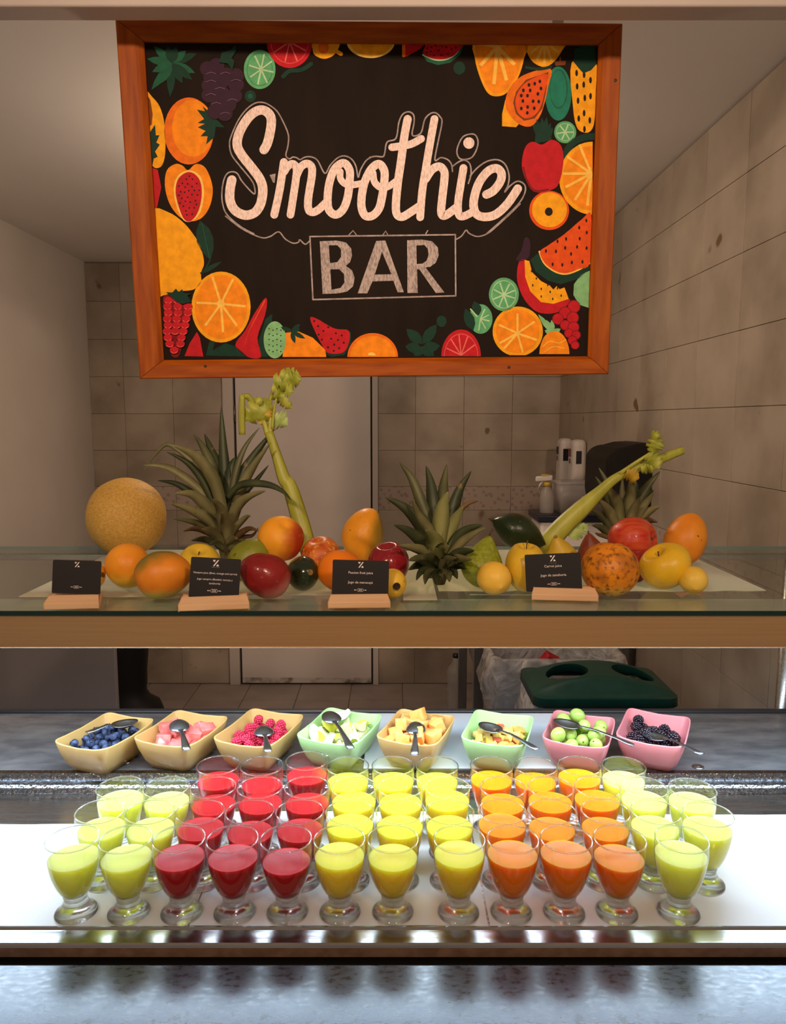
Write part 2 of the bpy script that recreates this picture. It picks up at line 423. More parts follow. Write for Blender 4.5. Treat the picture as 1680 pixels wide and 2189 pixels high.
# wet paper under the glasses
M_paper = pm('wet_paper', srgb(226, 222, 220), srgb(236, 233, 230), scale=7, rough=0.28, bump=0.12, bscale=18, coat=0.25)
for (x0, x1, y0, y1, lab) in ((-1.2, -0.27, 0.909, 1.16, 'wet white paper liner under the red juice glasses'), (-0.268, 0.125, 0.911, 1.20, 'wet white paper liner under the deep yellow juice glasses'), (0.128, 0.94, 0.908, 1.19, 'wet white paper liner under the orange juice glasses')):
    mb = MB(); nx, ny = 40, 12
    for t_ in (0, 1):
        for j in range(ny + 1):
            for i in range(nx + 1):
                x = x0 + (x1 - x0) * i / nx; y = y0 + (y1 - y0) * j / ny
                if j in (0, ny): y += 0.002 * noise.noise(Vector((x * 14, j, 0)))
                mb.v.append((x, y, TZ + (0.0 if t_ else -0.0006)))
    K = (nx + 1) * (ny + 1)
    for j in range(ny):
        for i in range(nx):
            q = j * (nx + 1) + i
            mb.f.append((K + q, K + q + 1, K + q + nx + 2, K + q + nx + 1)); mb.f.append((q + nx + 1, q + nx + 2, q + 1, q))
    for i in range(nx): mb.f.append((i, i + 1, K + i + 1, K + i))
    mb.m = [0] * len(mb.f); mb.sm = [False] * len(mb.f)
    tag(mb.build('paper_liner', M_paper), lab, 'paper')

# serving shelf: beam, glass pane, lamp housing, posts
sh = thing('serving_shelf', 'glass serving shelf on a wide bronze metal beam carrying fruit and cards', 'shelf', (0, 0, 0))
M_beam = pm('bronze_beam', srgb(216, 172, 122), srgb(208, 163, 113), scale=30, stretch=(0.15, 6, 14), rough=0.34, rrough=0.38, metal=0.85, bump=0.01, bscale=50)
BEAMZ = 1.2015
bo = MB().rbox((-1.5, 1.152, BEAMZ + 0.0015), (XE, 1.158, SZ - 0.0085), 0.0012, 2).build('beam', M_beam, sh)
MB().rbox((-1.5, 1.1505, BEAMZ), (XE, 1.160, BEAMZ + 0.0022), 0.0008, 1).build('beam_lip', pm('lip_steel', srgb(235, 215, 185), rough=.3, metal=.8), sh)
M_pane = thin_glass('shelf_glass', (0.90, 0.95, 0.92), 0.9, 0.0, 0.05)
M_paneedge = pm('glass_edge', srgb(8, 38, 34), rough=0.08, spec=0.6)
mb = MB()
x0, x1, y0, y1, z0, z1 = -1.5, XE, 1.146, 1.75, SZ - 0.008, SZ
v = [(x0,y0,z0),(x1,y0,z0),(x1,y1,z0),(x0,y1,z0),(x0,y0,z1),(x1,y0,z1),(x1,y1,z1),(x0,y1,z1)]
mb.add(v, [(3,2,1,0),(4,5,6,7)], 0); mb.add(v, [(0,1,5,4),(1,2,6,5),(3,0,4,7)], 1)
M_backedge = pm('glass_back_edge', srgb(120, 150, 145), rough=0.1)
mb.add(v, [(2,3,7,6)], 2)
mb.build('glass_pane', [M_pane, M_paneedge, M_backedge], sh)
lh = MB().rbox((-1.2, 1.1585, 1.228), (0.93, 1.262, 1.2545), 0.002).build('lamp_housing', pm('white_enamel', srgb(226, 224, 214), rough=.4), sh)
MB().box((-1.02, 1.160, 1.2265), (0.92, 1.256, 1.2279)).build('lamp_diffuser', emit('led_diffuser', LEDC, 2.0), lh)
for x in (-1.3, 0.92):
    for y in (1.70,):
        MB().lathe([(0.016, 0.0), (0.016, SZ - 0.0085)], 16, M=Matrix.Translation((x, y, 0))).build('post', M_steel, sh)
MB().rbox((-1.5, 1.69, SZ - 0.022), (XE, 1.71, SZ - 0.0085), 0.001, 1).build('rear_bar', M_steel, sh)

# paper sheets on the shelf
M_spaper = translucent('shelf_paper', srgb(246, 241, 224), 0.68)
def sheet(px0, px1, py_front, py_back, lab, jag=0.006, seed=0):
    a = WZ(px0, py_front, SZ); b = WZ(px1, py_front, SZ); yb = WZ(800, py_back, SZ).y
    mb = MB(); n = 40; top = []
    for i in range(n + 1):
        x = a.x + (b.x - a.x) * i / n
        top.append((x, a.y + (b.y - a.y) * i / n + jag * noise.noise(Vector((x * 9, seed, 0))) + jag * 1.2 * noise.noise(Vector((x * 25, seed, 3)))))
    vs_ = []
    for z in (SZ + 0.0003, SZ + 0.0009):
        for (x, y) in top: vs_.append((x, y, z))
        for (x, y) in top: vs_.append((x, yb, z))
    m = n + 1; fs = []
    for i in range(n):
        fs.append((2*m + i, 2*m + i + 1, 3*m + i + 1, 3*m + i)); fs.append((i, m + i, m + i + 1, i + 1)); fs.append((i, i + 1, 2*m + i + 1, 2*m + i))
    mb.add(vs_, fs); tag(mb.build('paper_sheet', M_spaper), lab, 'paper')
sheet(40, 520, 1276, 1176, 'white paper sheet on the glass shelf under the melon', seed=1)
sheet(524, 858, 1272, 1176, 'white paper sheet on the glass shelf under the red mango', seed=2)
sheet(862, 935, 1283, 1178, 'small white paper sheet on the glass shelf under the cut pineapple top', 0.001, seed=3)
sheet(938, 1640, 1264, 1176, 'white paper sheet on the glass shelf under the rough orange', seed=4)

# ------------------------------------------------------------------ the painted sign
SW, SH_ = 1.0627, 0.7325
SM = Matrix.Translation((-0.0398, 1.70, 2.0236)) @ Matrix.Rotation(0.04084, 4, 'Z') @ Matrix.Rotation(0.05445, 4, 'X') @ Matrix.Rotation(-0.01205, 4, 'Y')
SMi = SM.inverted()
sg = thing('smoothie_bar_sign', 'wooden framed black sign painted with fruit and chalk lettering', 'sign')
sg.matrix_world = SM
PY = 0.016
def SL(px, py, off=0.0):
    o = SMi @ CAM; d = SMi.to_3x3() @ ray(px, py)
    t_ = (PY - o.y) / d.y; p = o + d * t_
    return Vector((p.x, PY - off, p.z))
M_wood = pm('sign_frame_wood', srgb(172, 86, 10), srgb(140, 62, 6), scale=9, stretch=(7, 1, 0.7), rough=0.5, bump=0.04, bscale=30, spec=.25)
M_woodh = pm('sign_frame_wood_rail', srgb(172, 86, 10), srgb(140, 62, 6), scale=9, stretch=(0.8, 1, 8), rough=0.5, bump=0.04, bscale=30, spec=.25)
M_bd = pm('blackboard', srgb(25, 17, 11), srgb(32, 22, 15), scale=5, stretch=(4, 1, 1), rough=0.7, bump=0.03, bscale=60, spec=.15)
hw, hh = SW / 2, SH_ / 2
wl, wt_, wb_ = 0.0535, 0.0385, 0.041
inn = (-hw + wl, hw - wl + 0.006, -hh + wb_, hh - wt_)
MB().box((-hw + 0.012, PY, -hh + 0.012), (hw - 0.012, PY + 0.009, hh - 0.012)).build('board', M_bd, sg)
def rail(name, p0, p1, i0, i1, mat):
    # p0,p1 outer corners; i0,i1 inner corners
    def pt(o_, i_, k, y): return (o_[0] + (i_[0] - o_[0]) * k, y, o_[1] + (i_[1] - o_[1]) * k)
    sec = [(0, 0.030), (0, 0.003), (0.06, 0.0), (0.70, 0.0), (0.82, 0.003), (1.0, 0.010), (1.0, 0.030)]
    vs_ = [pt(p0, i0, k, y) for k, y in sec] + [pt(p1, i1, k, y) for k, y in sec]; n = len(sec)
    fs = [(i, (i+1) % n, n + (i+1) % n, n + i) for i in range(n)] + [tuple(range(n))[::-1], tuple(range(n, 2*n))]
    return MB().add(vs_, fs).build(name, mat, sg)
g = 0.0006
O = [(-hw, hh), (hw, hh), (hw, -hh), (-hw, -hh)]
I = [(inn[0], inn[3]), (inn[1], inn[3]), (inn[1], inn[2]), (inn[0], inn[2])]
rail('frame_rail', (O[0][0] + g, O[0][1]), (O[1][0] - g, O[1][1]), (I[0][0] + g, I[0][1]), (I[1][0] - g, I[1][1]), M_woodh)
rail('frame_rail', (O[3][0] + g, O[3][1]), (O[2][0] - g, O[2][1]), (I[3][0] + g, I[3][1]), (I[2][0] - g, I[2][1]), M_woodh)
rail('frame_stile', (O[0][0], O[0][1] - g), (O[3][0], O[3][1] + g), (I[0][0], I[0][1] - g), (I[3][0], I[3][1] + g), M_wood)
rail('frame_stile', (O[1][0], O[1][1] - g), (O[2][0], O[2][1] + g), (I[1][0], I[1][1] - g), (I[2][0], I[2][1] + g), M_wood)
M_screw = pm('screw_head', srgb(70, 50, 36), rough=.5, metal=.5)
for (px, py) in ((442, 783), (1085, 785), (1310, 178)):
    p = SL(px, py, 0.0); MB().lathe([(0.0032, 0), (0.0032, 0.0006), (0.0018, 0.001)], 10, M=Matrix.Translation((p.x, 0.0, p.z)) @ Matrix.Rotation(R(90), 4, 'X')).build('screw', M_screw, sg)
for x in (-0.4, 0.4):
    MB().box((x - 0.012, 0.0305, hh - 0.06), (x + 0.012, 0.0345, hh + 0.047)).build('hanger_strap', M_steel, sg)

PAINT = {}
def P(name, r, g_, b, v=0.12, scale=60):
    if name not in PAINT:
        c = srgb(r, g_, b); PAINT[name] = pm('paint_' + name, tuple(x * (1 - v) for x in c), tuple(min(1, x * (1 + v)) for x in c), scale=scale, rough=0.6, bump=0.03, bscale=120, spec=.2)
    return PAINT[name]
for nm, rgb in dict(orange=(242, 140, 14), orange_deep=(232, 112, 14), orange_pale=(255, 196, 84), yellow=(246, 166, 18), yellow_pale=(255, 205, 100), red=(190, 22, 34), red_dark=(122, 14, 22),
                    red_pale=(232, 110, 100), green_dark=(12, 54, 40), green_mid=(24, 88, 62), lime=(92, 170, 116), lime_pale=(178, 216, 168), purple=(52, 24, 44), purple_pale=(110, 80, 100),
                    black=(30, 20, 14), vermilion=(226, 82, 18), brown=(120, 60, 20), teal=(26, 122, 98), sage=(130, 186, 128), pink=(226, 80, 84)).items():
    P(nm, *rgb)
PAINT['chalk'] = pm('chalk_white', srgb(250, 224, 214), srgb(216, 188, 176), scale=330, stretch=(1, 1, 0.35), rough=0.7, lo=.42, hi=.66, bump=0.1, bscale=160)
PAINT['chalk_grey'] = pm('chalk_grey', srgb(186, 170, 164), srgb(140, 126, 122), scale=360, stretch=(1, 1, 0.35), rough=0.7, lo=.4, hi=.62, bump=0.1, bscale=160)
PAINT['chalk_line'] = pm('chalk_line', srgb(176, 160, 156), srgb(140, 126, 122), scale=90, rough=0.75)

class Art:
    def __init__(s, name, cv): s.name = name; s.cv = cv; s.items = []; s.mats = []; s.mb = MB(); s.k = 1
    def mi(s, key):
        m = PAINT[key]
        if m not in s.mats: s.mats.append(m)
        return s.mats.index(m)
    def fill(s, pts, key, holes=(), smooth=False, n=5):
        if 7 <= len(pts) <= 13 and not holes and not key.startswith(('chalk', 'green', 'sage', 'brown')): smooth, n = True, 4
        if smooth: pts = [(p.x, p.y) for p in catmull([(a, b, 0) for a, b in pts], n, True)]
        loops = [[SL(*s.cv(a, b), off=0.00012 * s.k) for a, b in l] for l in [pts] + list(holes)]
        tris = tessellate_polygon(loops); flat = [p for l in loops for p in l]
        s.mb.add(flat, [tuple(t_) for t_ in tris], s.mi(key)); s.k += 1; return s
    def ell(s, cx, cy_, rx, ry, key, a0=0, a1=360, n=36, rot=0):
        pts = []
        for i in range(n + (0 if a1 - a0 == 360 else 1)):
            a = R(a0 + (a1 - a0) * i / n); x, y = rx * math.cos(a), ry * math.sin(a)
            c_, s_ = math.cos(R(rot)), math.sin(R(rot)); pts.append((cx + x * c_ - y * s_, cy_ + x * s_ + y * c_))
        return s.fill(pts, key)
    def stroke(s, pts, w_, key, smooth=True, n=6, taper=False, cap=True, closed=False):
        q = catmull([(a, b, 0) for a, b in pts], n, closed) if smooth else [Vector((a, b, 0)) for a, b in pts]
        if closed: q.append(q[0].copy())
        m = len(q); i0 = s.mi(key)
        lefts, rights = [], []
        for i in range(m):
            if closed and i in (0, m - 1): t_ = (q[1] - q[m - 2]).normalized()
            else: t_ = (q[min(i+1, m-1)] - q[max(i-1, 0)]).normalized()
            nrm = Vector((-t_.y, t_.x, 0)); ww = w_ / 2
            if taper: ww *= max(0.12, 1 - i / (m - 1))
            lefts.append(q[i] + nrm * ww); rights.append(q[i] - nrm * ww)
        off = 0.00012 * s.k
        vs_ = [SL(*s.cv(p.x, p.y), off=off) for p in lefts + rights]
        s.mb.add(vs_, [(i, i + 1, m + i + 1, m + i) for i in range(m - 1)], i0); s.k += 1
        if cap and not closed:
            for e in ((q[0],) if taper else (q[0], q[-1])):
                c_ = [SL(*s.cv(e.x + w_/2*math.cos(2*PI*j/14), e.y + w_/2*math.sin(2*PI*j/14)), off=off + .00004) for j in range(14)]
                s.mb.add(c_, [tuple(range(14))], i0)
        return s
    def dots(s, pts, r, key, ry=None):
        off = 0.00012 * s.k; i0 = s.mi(key)
        for (x, y) in pts:
            s.mb.add([SL(*s.cv(x + r*math.cos(2*PI*j/8), y + (ry or r)*math.sin(2*PI*j/8)), off=off) for j in range(8)], [tuple(range(8))], i0)
        s.k += 1; return s
    def spokes(s, cx, cy_, rx, ry, angs, w_, key):
        for a in angs: s.stroke([(cx, cy_), (cx + rx*math.cos(R(a)), cy_ + ry*math.sin(R(a)))], w_, key, smooth=False, cap=False)
        return s
    def leaf(s, a, b, w_, key):
        ax, ay = a; bx, by = b; dx, dy = bx - ax, by - ay; L_ = math.hypot(dx, dy); nx, ny = -dy / L_, dx / L_
        pts = [a]
        for k, q in ((.25, .8), (.5, 1), (.75, .7)): pts.append((ax + dx*k + nx*w_/2*q, ay + dy*k + ny*w_/2*q))
        pts.append(b)
        for k, q in ((.75, .7), (.5, 1), (.25, .8)): pts.append((ax + dx*k - nx*w_/2*q, ay + dy*k - ny*w_/2*q))
        return s.fill(pts, key)
    def done(s): return s.mb.build(s.name, s.mats, sg)

def inside(poly, n, seed, shrink=0.86):
    rnd = random.Random(seed); xs = [p[0] for p in poly]; ys = [p[1] for p in poly]; out = []
    cx, cy_ = sum(xs) / len(xs), sum(ys) / len(ys)
    pl = [(cx + (x - cx) * shrink, cy_ + (y - cy_) * shrink) for x, y in poly]
    dmin = math.sqrt((max(xs)-min(xs)) * (max(ys)-min(ys)) / n) * 0.62
    for _ in range(4000):
        x, y = rnd.uniform(min(xs), max(xs)), rnd.uniform(min(ys), max(ys)); c_ = False
        for i in range(len(pl)):
            (x1, y1), (x2, y2) = pl[i], pl[i - 1]
            if (y1 > y) != (y2 > y) and x < (x2 - x1) * (y - y1) / (y2 - y1) + x1: c_ = not c_
        if c_ and all(math.hypot(x - a, y - b) > dmin for a, b in out): out.append((x, y))
        if len(out) >= n: break
    return out

c1 = crop(200, 0, 640/1680); c2_ = crop(840, 0, 640/1680); c3 = crop(200, 440, 640/1680); c4_ = crop(840, 440, 640/1680)
# -- top left
A = Art('painted_pineapple_leaves', c1)
for i, (x, y) in enumerate([(340,260),(415,255),(300,330),(580,300),(570,410),(555,450),(325,505),(430,545),(520,285),(465,262),(330,405),(500,470),(380,470)]):
    A.leaf((440, 355), (x, y), 48, 'green_dark' if i % 2 else 'green_mid')
A.done()
A = Art('painted_grapes', c1)
for i, (x, y) in enumerate([(640,385),(690,368),(745,420),(800,425),(800,475),(720,455),(660,430),(650,480),(650,535),(720,525),(790,540),(700,590),(758,590),(682,628),(738,640)]):
    A.ell(x, y, 44, 42, 'purple', n=20)
for (x, y) in [(660,430),(740,430),(800,470),(660,475),(710,515),(660,550),(780,580),(690,600),(740,655)]:
    A.stroke([(x - 28, y - 12), (x, y - 22), (x + 26, y - 14)], 4, 'purple_pale')
A.fill([(800,250),(770,285),(722,298),(706,352),(755,360),(780,398),(792,345),(775,330),(800,290)], 'green_dark').done()
A = Art('painted_lime_slice', c1).ell(932, 390, 89, 110, 'lime').ell(932, 390, 72, 92, 'green_mid').ell(932, 390, 70, 90, 'lime')
A.spokes(940, 390, 70, 88, (10, 60, 105, 150, 195, 240, 285, 330), 9, 'lime_pale').done()
A = Art('painted_grapefruit_slice', c1).ell(1100, 232, 128, 150, 'red', 0, 180).ell(1100, 232, 108, 126, 'pink', 0, 180).ell(1100, 232, 104, 121, 'red', 0, 180)
A.spokes(1100, 236, 100, 116, (25, 65, 105, 150), 8, 'red_pale').stroke([(1065,430),(1100,400),(1170,392),(1220,360)], 24, 'green_dark').done()
Art('painted_green_berry', c1).ell(880, 540, 31, 33, 'green_dark').ell(880, 540, 14, 14, 'green_mid').done()
Art('painted_guava', c1).fill([(1228,232),(1370,232),(1372,275),(1340,315),(1290,330),(1240,308),(1228,270)], 'yellow', smooth=True).stroke([(1350,280),(1388,303)], 22, 'yellow').ell(1290, 268, 30, 34, 'orange_deep').done()
Art('painted_melon_wedge', c1).ell(1555, 230, 136, 96, 'yellow_pale', 0, 180).ell(1558, 230, 122, 84, 'yellow', 0, 180).done()
A = Art('painted_mango_crescent', c1).fill([(292,512),(330,545),(372,600),(398,700),(402,860),(378,935),(330,930),(312,820),(300,640)], 'yellow').fill([(292,520),(318,560),(332,640),(326,700),(306,715),(297,600)], 'brown')
A.fill([(345,700),(350,760),(370,758),(352,800),(372,812),(345,850),(360,880),(338,890),(330,930),(315,880),(308,800),(318,740)], 'green_dark').done()
A = Art('painted_round_orange', c1).ell(535, 735, 139, 188, 'orange_deep').ell(558, 720, 118, 160, 'orange')
A.fill([(580,615),(625,625),(612,595),(660,640),(690,672),(735,715),(685,712),(678,770),(632,810),(640,765),(600,765),(628,735),(585,715),(625,695),(584,690),(620,668)], 'green_dark').done()
Art('painted_red_fruit', c1).fill([(315,938),(360,952),(380,1050),(356,1165),(326,1167)], 'red').done()
A = Art('painted_papaya_half', c1).fill([(530,955),(575,920),(630,945),(668,1050),(655,1150),(610,1220),(545,1242),(480,1215),(425,1140),(400,1040),(412,955),(460,920),(500,930)], 'orange', smooth=True)
pp = [(535,965),(590,1000),(608,1080),(590,1180),(550,1238),(510,1232),(478,1160),(460,1070),(478,1000)]
A.fill([(535,955),(600,990),(620,1080),(600,1190),(552,1240),(505,1236),(468,1165),(450,1070),(470,990)], 'yellow_pale', smooth=True).fill(pp, 'red', smooth=True).dots(inside(pp, 34, 3), 5, 'black').done()
# -- left and bottom left
A = Art('painted_mango', c3).fill([(330,32),(420,36),(500,90),(560,160),(600,230),(620,320),(603,375),(602,430),(560,470),(480,480),(400,500),(362,492),(345,300)], 'yellow').done()
Art('painted_leaf', c3).leaf((597, 82), (655, 305), 96, 'green_dark').leaf((600, 380), (720, 312), 26, 'green_dark').stroke([(655,300),(630,350),(602,378)], 9, 'green_dark').stroke([(608,100),(650,290)], 4, 'green_mid').done()
A = Art('painted_orange_slice', c3).ell(715, 568, 166, 199, 'yellow').ell(715, 568, 148, 180, 'orange').spokes(715, 550, 138, 160, (5, 50, 85, 130, 182, 250, 300), 13, 'orange_pale').ell(715, 550, 22, 22, 'orange_pale', n=16).done()
A = Art('painted_raspberry_cluster', c3)
A.fill([(400,500),(545,545),(548,610),(515,690),(500,760),(478,842),(440,842),(425,780),(398,700),(396,600)], 'red_dark')
for r_, (y, xa, xb, nn) in enumerate([(530,420,470,2),(565,415,530,3),(600,420,530,3),(635,415,520,3),(670,420,515,3),(705,415,505,3),(740,420,495,2),(775,430,490,2),(810,455,470,1)]):
    for k in range(nn):
        x = xa + (xb - xa) * (k / max(1, nn - 1)); A.ell(x, y, 25, 20, 'red', n=14)
        A.stroke([(x - 18, y + 10), (x, y + 18), (x + 18, y + 10)], 3.5, 'red_pale')
A.fill([(410,485),(445,488),(465,466),(480,485),(500,470),(510,490),(550,495),(530,505),(552,540),(500,552),(465,535)], 'green_dark').done()
Art('painted_red_wedge', c3).fill([(580,708),(596,740),(616,846),(510,843),(540,770)], 'red').done()
Art('painted_green_leaves', c3).fill([(630,840),(650,760),(680,760),(668,812),(740,770),(800,790),(862,846)], 'green_dark').done()
Art('painted_chili', c3).fill([(960,520),(974,540),(960,620),(920,740),(940,848),(860,846),(795,782),(850,700),(905,600)], 'red').stroke([(960,535),(920,610),(870,710),(850,780)], 8, 'vermilion', taper=True).done()
A = Art('painted_kiwi_fruit', c3).fill([(1003,605),(965,635),(925,760),(940,848),(978,848),(965,745),(1000,655)], 'green_dark')
A.ell(1017, 752, 63, 104, 'sage', n=30).dots([(985 + 22*(i % 4) , 690 + 30 * (i // 4) + 8 * (i % 2)) for i in range(20)], 4, 'green_dark').done()
A = Art('painted_orange_fruit', c3).fill([(1075,712),(1150,705),(1230,740),(1300,808),(1306,848),(1060,848)], 'orange')
for b in [(1160,662),(1050,680),(1188,745),(1130,772),(1160,690),(1080,690)]: A.leaf((1110, 705), b, 26, 'green_dark')
A.done()
wm = [(1215,632),(1250,632),(1350,688),(1430,700),(1432,770),(1400,822),(1335,830),(1300,810),(1250,720)]
Art('painted_watermelon_slice', c3).fill([(1300,808),(1335,828),(1400,820),(1432,770),(1432,702),(1443,710),(1445,770),(1408,836),(1335,848),(1306,832)], 'green_dark').fill(wm, 'red').dots(inside(wm, 15, 5), 6, 'black').done()
Art('painted_orange_half', c3).ell(1566, 848, 142, 134, 'orange_deep', 180, 360).ell(1566, 848, 128, 118, 'orange', 180, 360).ell(1560, 840, 22, 18, 'yellow_pale', 180, 360).done()
# -- bottom right
A = Art('painted_mint_leaves', c4_)
for a, b in [((165,775),(75,690)),((165,775),(245,665)),((160,800),(68,790)),((160,800),(265,785)),((160,790),(120,842)),((160,790),(230,842))]: A.leaf(a, b, 62, 'green_dark')
A.ell(272, 648, 28, 32, 'green_dark', n=18).done()
Art('painted_grapefruit_half', c4_).ell(382, 844, 111, 150, 'red', 180, 360).ell(382, 844, 96, 128, 'pink', 180, 360).ell(382, 844, 92, 122, 'red', 180, 360).spokes(382, 838, 88, 116, (200, 230, 262, 295, 330), 7, 'red_pale').done()
Art('painted_lime_wedge', c4_).ell(492, 635, 66, 83, 'lime').spokes(490, 635, 52, 66, (10, 55, 100, 300, 340), 7, 'lime_pale').leaf((450, 700), (405, 575), 60, 'green_dark').leaf((480, 615), (455, 535), 56, 'green_dark').stroke([(435,580),(470,620)], 8, 'lime_pale').done()
Art('painted_lime_round', c4_).ell(622, 497, 84, 94, 'lime').ell(622, 497, 70, 79, 'lime_pale').ell(622, 497, 66, 75, 'lime').spokes(622, 500, 64, 72, (15, 70, 115, 160, 205, 250, 300, 340), 8, 'lime_pale').done()
def domec(cx, cy_, rx, ry, yc, n=40):
    return [(cx + rx*math.cos(2*PI*i/n), min(yc, cy_ + ry*math.sin(2*PI*i/n))) for i in range(n)]
Art('painted_orange_round', c4_).fill(domec(700, 705, 141, 140, 838), 'yellow').fill(domec(700, 705, 122, 122, 838), 'orange').spokes(698, 715, 116, 112, (20, 75, 130, 150, 205, 270, 325), 12, 'orange_pale').done()
A = Art('painted_small_pineapple', c4_)
for b in [(815,608),(860,640),(890,640),(940,690),(835,760),(850,700)]: A.leaf((895, 715), b, 30, 'sage')
A.ell(905, 832, 84, 130, 'orange', 180, 360).stroke([(840,790),(880,760),(930,770),(970,750)], 4, 'orange_pale').stroke([(850,820),(900,790),(960,800)], 4, 'orange_pale').done()
A = Art('painted_red_grapes', c4_)
for (x, y, r_) in [(1015,565,34),(965,600,32),(925,635,30),(1008,628,32),(965,670,27),(1012,682,30),(985,715,24),(1026,725,24),(1005,755,24),(1020,782,22)]:
    A.ell(x, y, r_ + 3, r_ + 3, 'red_dark', n=18).ell(x, y, r_ - 1, r_ - 1, 'red', n=18)
A.done()
ym = [(738,303),(765,310),(780,372),(830,422),(880,448),(900,470),(918,450),(935,468),(962,458),(986,522),(900,550),(830,540),(770,480),(742,400)]
Art('painted_melon_slice', c4_).fill([(705,320),(740,305),(760,420),(800,500),(870,548),(988,522),(975,560),(935,592),(870,606),(800,590),(735,522),(697,420)], 'red').fill(ym, 'yellow').dots(inside(ym, 14, 8, .8), 4, 'black', 8).done()
wm2 = [(1112,50),(1060,75),(960,160),(870,222),(825,258),(850,320),(910,365),(970,378),(1040,355),(1106,315)]
A = Art('painted_watermelon_wedge', c4_).fill([(820,262),(770,302),(800,370),(870,420),(940,440),(1040,410),(1108,350),(1106,312),(1040,352),(970,376),(910,363),(850,318)], 'green_dark')
A.stroke([(822,258),(850,322),(910,368),(970,381),(1040,358),(1106,318)], 12, 'orange_pale').fill(wm2, 'vermilion').dots(inside(wm2, 16, 4), 6, 'black', 11).done()
Art('painted_green_half', c4_).fill([(1105,363),(1055,385),(1015,440),(1012,500),(1045,555),(1100,573)], 'sage').done()
Art('painted_plum_smear', c4_).fill([(740,180),(765,190),(770,240),(760,290),(720,310),(690,300),(720,250)], 'purple').done()
Art('painted_peach', c4_).ell(876, 26, 112, 110, 'vermilion').ell(878, 22, 98, 98, 'yellow').ell(874, 33, 22, 24, 'black', n=18).done()
# -- top right
Art('painted_red_slice', c2_).fill([(70,234),(192,234),(150,275),(75,318),(52,316),(58,260)], 'red').stroke([(60,238),(60,312)], 18, 'orange_deep', smooth=False).done()
wm3 = [(197,236),(386,236),(355,300),(300,330),(235,332),(170,305),(180,262)]
Art('painted_watermelon', c2_).fill([(165,304),(235,330),(300,328),(352,298),(385,236),(402,238),(375,310),(320,352),(250,365),(190,345)], 'green_mid').stroke([(168,308),(235,335),(300,332),(352,302),(384,250)], 9, 'lime_pale').fill(wm3, 'red').dots(inside(wm3, 14, 6), 5, 'black').done()
Art('painted_green_dot', c2_).ell(372, 382, 33, 36, 'green_dark').done()
Art('painted_big_orange', c2_).fill([(468,233),(740,233),(735,330),(700,440),(640,520),(580,541),(530,520),(490,440),(460,330)], 'yellow').fill([(480,233),(728,233),(722,330),(690,430),(634,505),(582,524),(540,505),(502,435),(474,330)], 'orange').spokes(585, 262, 110, 215, (-10, 28, 62, 100, 150, 185), 20, 'orange_pale').done()
Art('painted_yellow_half', c2_).fill([(742,233),(962,233),(950,280),(905,345),(850,376),(790,352),(755,300)], 'yellow').spokes(852, 235, 90, 120, (30, 65, 92, 120, 150), 14, 'orange_pale').stroke([(748,380),(820,388),(885,376)], 16, 'green_dark').done()
A = Art('painted_papaya', c2_).fill([(630,560),(612,640),(612,708),(690,714),(720,680)], 'yellow').fill([(885,386),(872,480),(850,580),(820,660),(770,710),(700,692),(640,620),(635,540),(680,460),(760,410)], 'orange_deep')
pi_ = [(866,415),(850,520),(828,600),(790,650),(740,664),(700,630),(686,575),(700,520),(750,460)]
A.fill([(872,405),(858,520),(838,608),(795,665),(735,678),(690,640),(674,578),(690,515),(745,448)], 'brown').fill(pi_, 'vermilion').dots(inside(pi_, 18, 9, .8), 8, 'black', 11).done()
Art('painted_green_papaya', c2_).ell(927, 525, 74, 152, 'teal').ell(930, 500, 50, 110, 'green_mid').ell(928, 500, 46, 104, 'teal').fill([(905,345),(970,342),(966,365),(912,370)], 'brown').stroke([(938,345),(938,322)], 8, 'brown').done()
yp = [(1003,350),(1138,350),(1138,500),(1130,680),(1105,738),(1065,742),(1030,710),(1010,600)]
Art('painted_yellow_pineapple', c2_).fill(yp, 'yellow').dots([(1030,410),(1108,450),(1070,475),(1033,485),(1108,540),(1076,550),(1038,565),(1072,635),(1104,675),(1042,665),(1074,725),(1072,420)], 8, 'black', 19).fill([(1020,275),(1075,252),(1130,262),(1142,360),(1110,395),(1068,412),(1035,375),(1012,345)], 'green_dark').done()
Art('painted_small_lime', c2_).ell(966, 742, 62, 62, 'lime').ell(966, 742, 50, 50, 'lime_pale').ell(966, 742, 47, 47, 'lime').spokes(966, 742, 46, 46, (0, 60, 115, 170, 230, 290), 8, 'lime_pale').done()
A = Art('painted_red_pepper', c2_)
for b in [(780,680),(805,668),(835,658),(862,656),(885,690),(898,715)]: A.leaf((845, 800), b, 36, 'green_dark')
A.fill([(795,808),(800,720),(880,720),(890,786)], 'green_dark')
A.fill([(780,796),(740,830),(722,920),(740,1000),(790,1076),(880,1069),(930,1030),(956,900),(940,815),(890,785),(835,812)], 'red', smooth=True).stroke([(730,940),(750,1010),(795,1070),(870,1064)], 10, 'red_dark').done()
oh = [(1120 - 188*math.sin(PI*i/24), 1000 - 205*math.cos(PI*i/24)) for i in range(25)]
oh2 = [(1120 - 168*math.sin(PI*i/24), 1000 - 182*math.cos(PI*i/24)) for i in range(25)]
Art('painted_orange_cut', c2_).stroke([(960,880),(1000,810),(1060,775),(1128,765)], 38, 'green_dark').fill(oh, 'yellow').fill(oh2, 'orange').spokes(1112, 975, 160, 180, (98, 125, 155, 180, 212, 245), 15, 'orange_pale').ell(1112, 975, 24, 34, 'orange_pale', 90, 270).done()
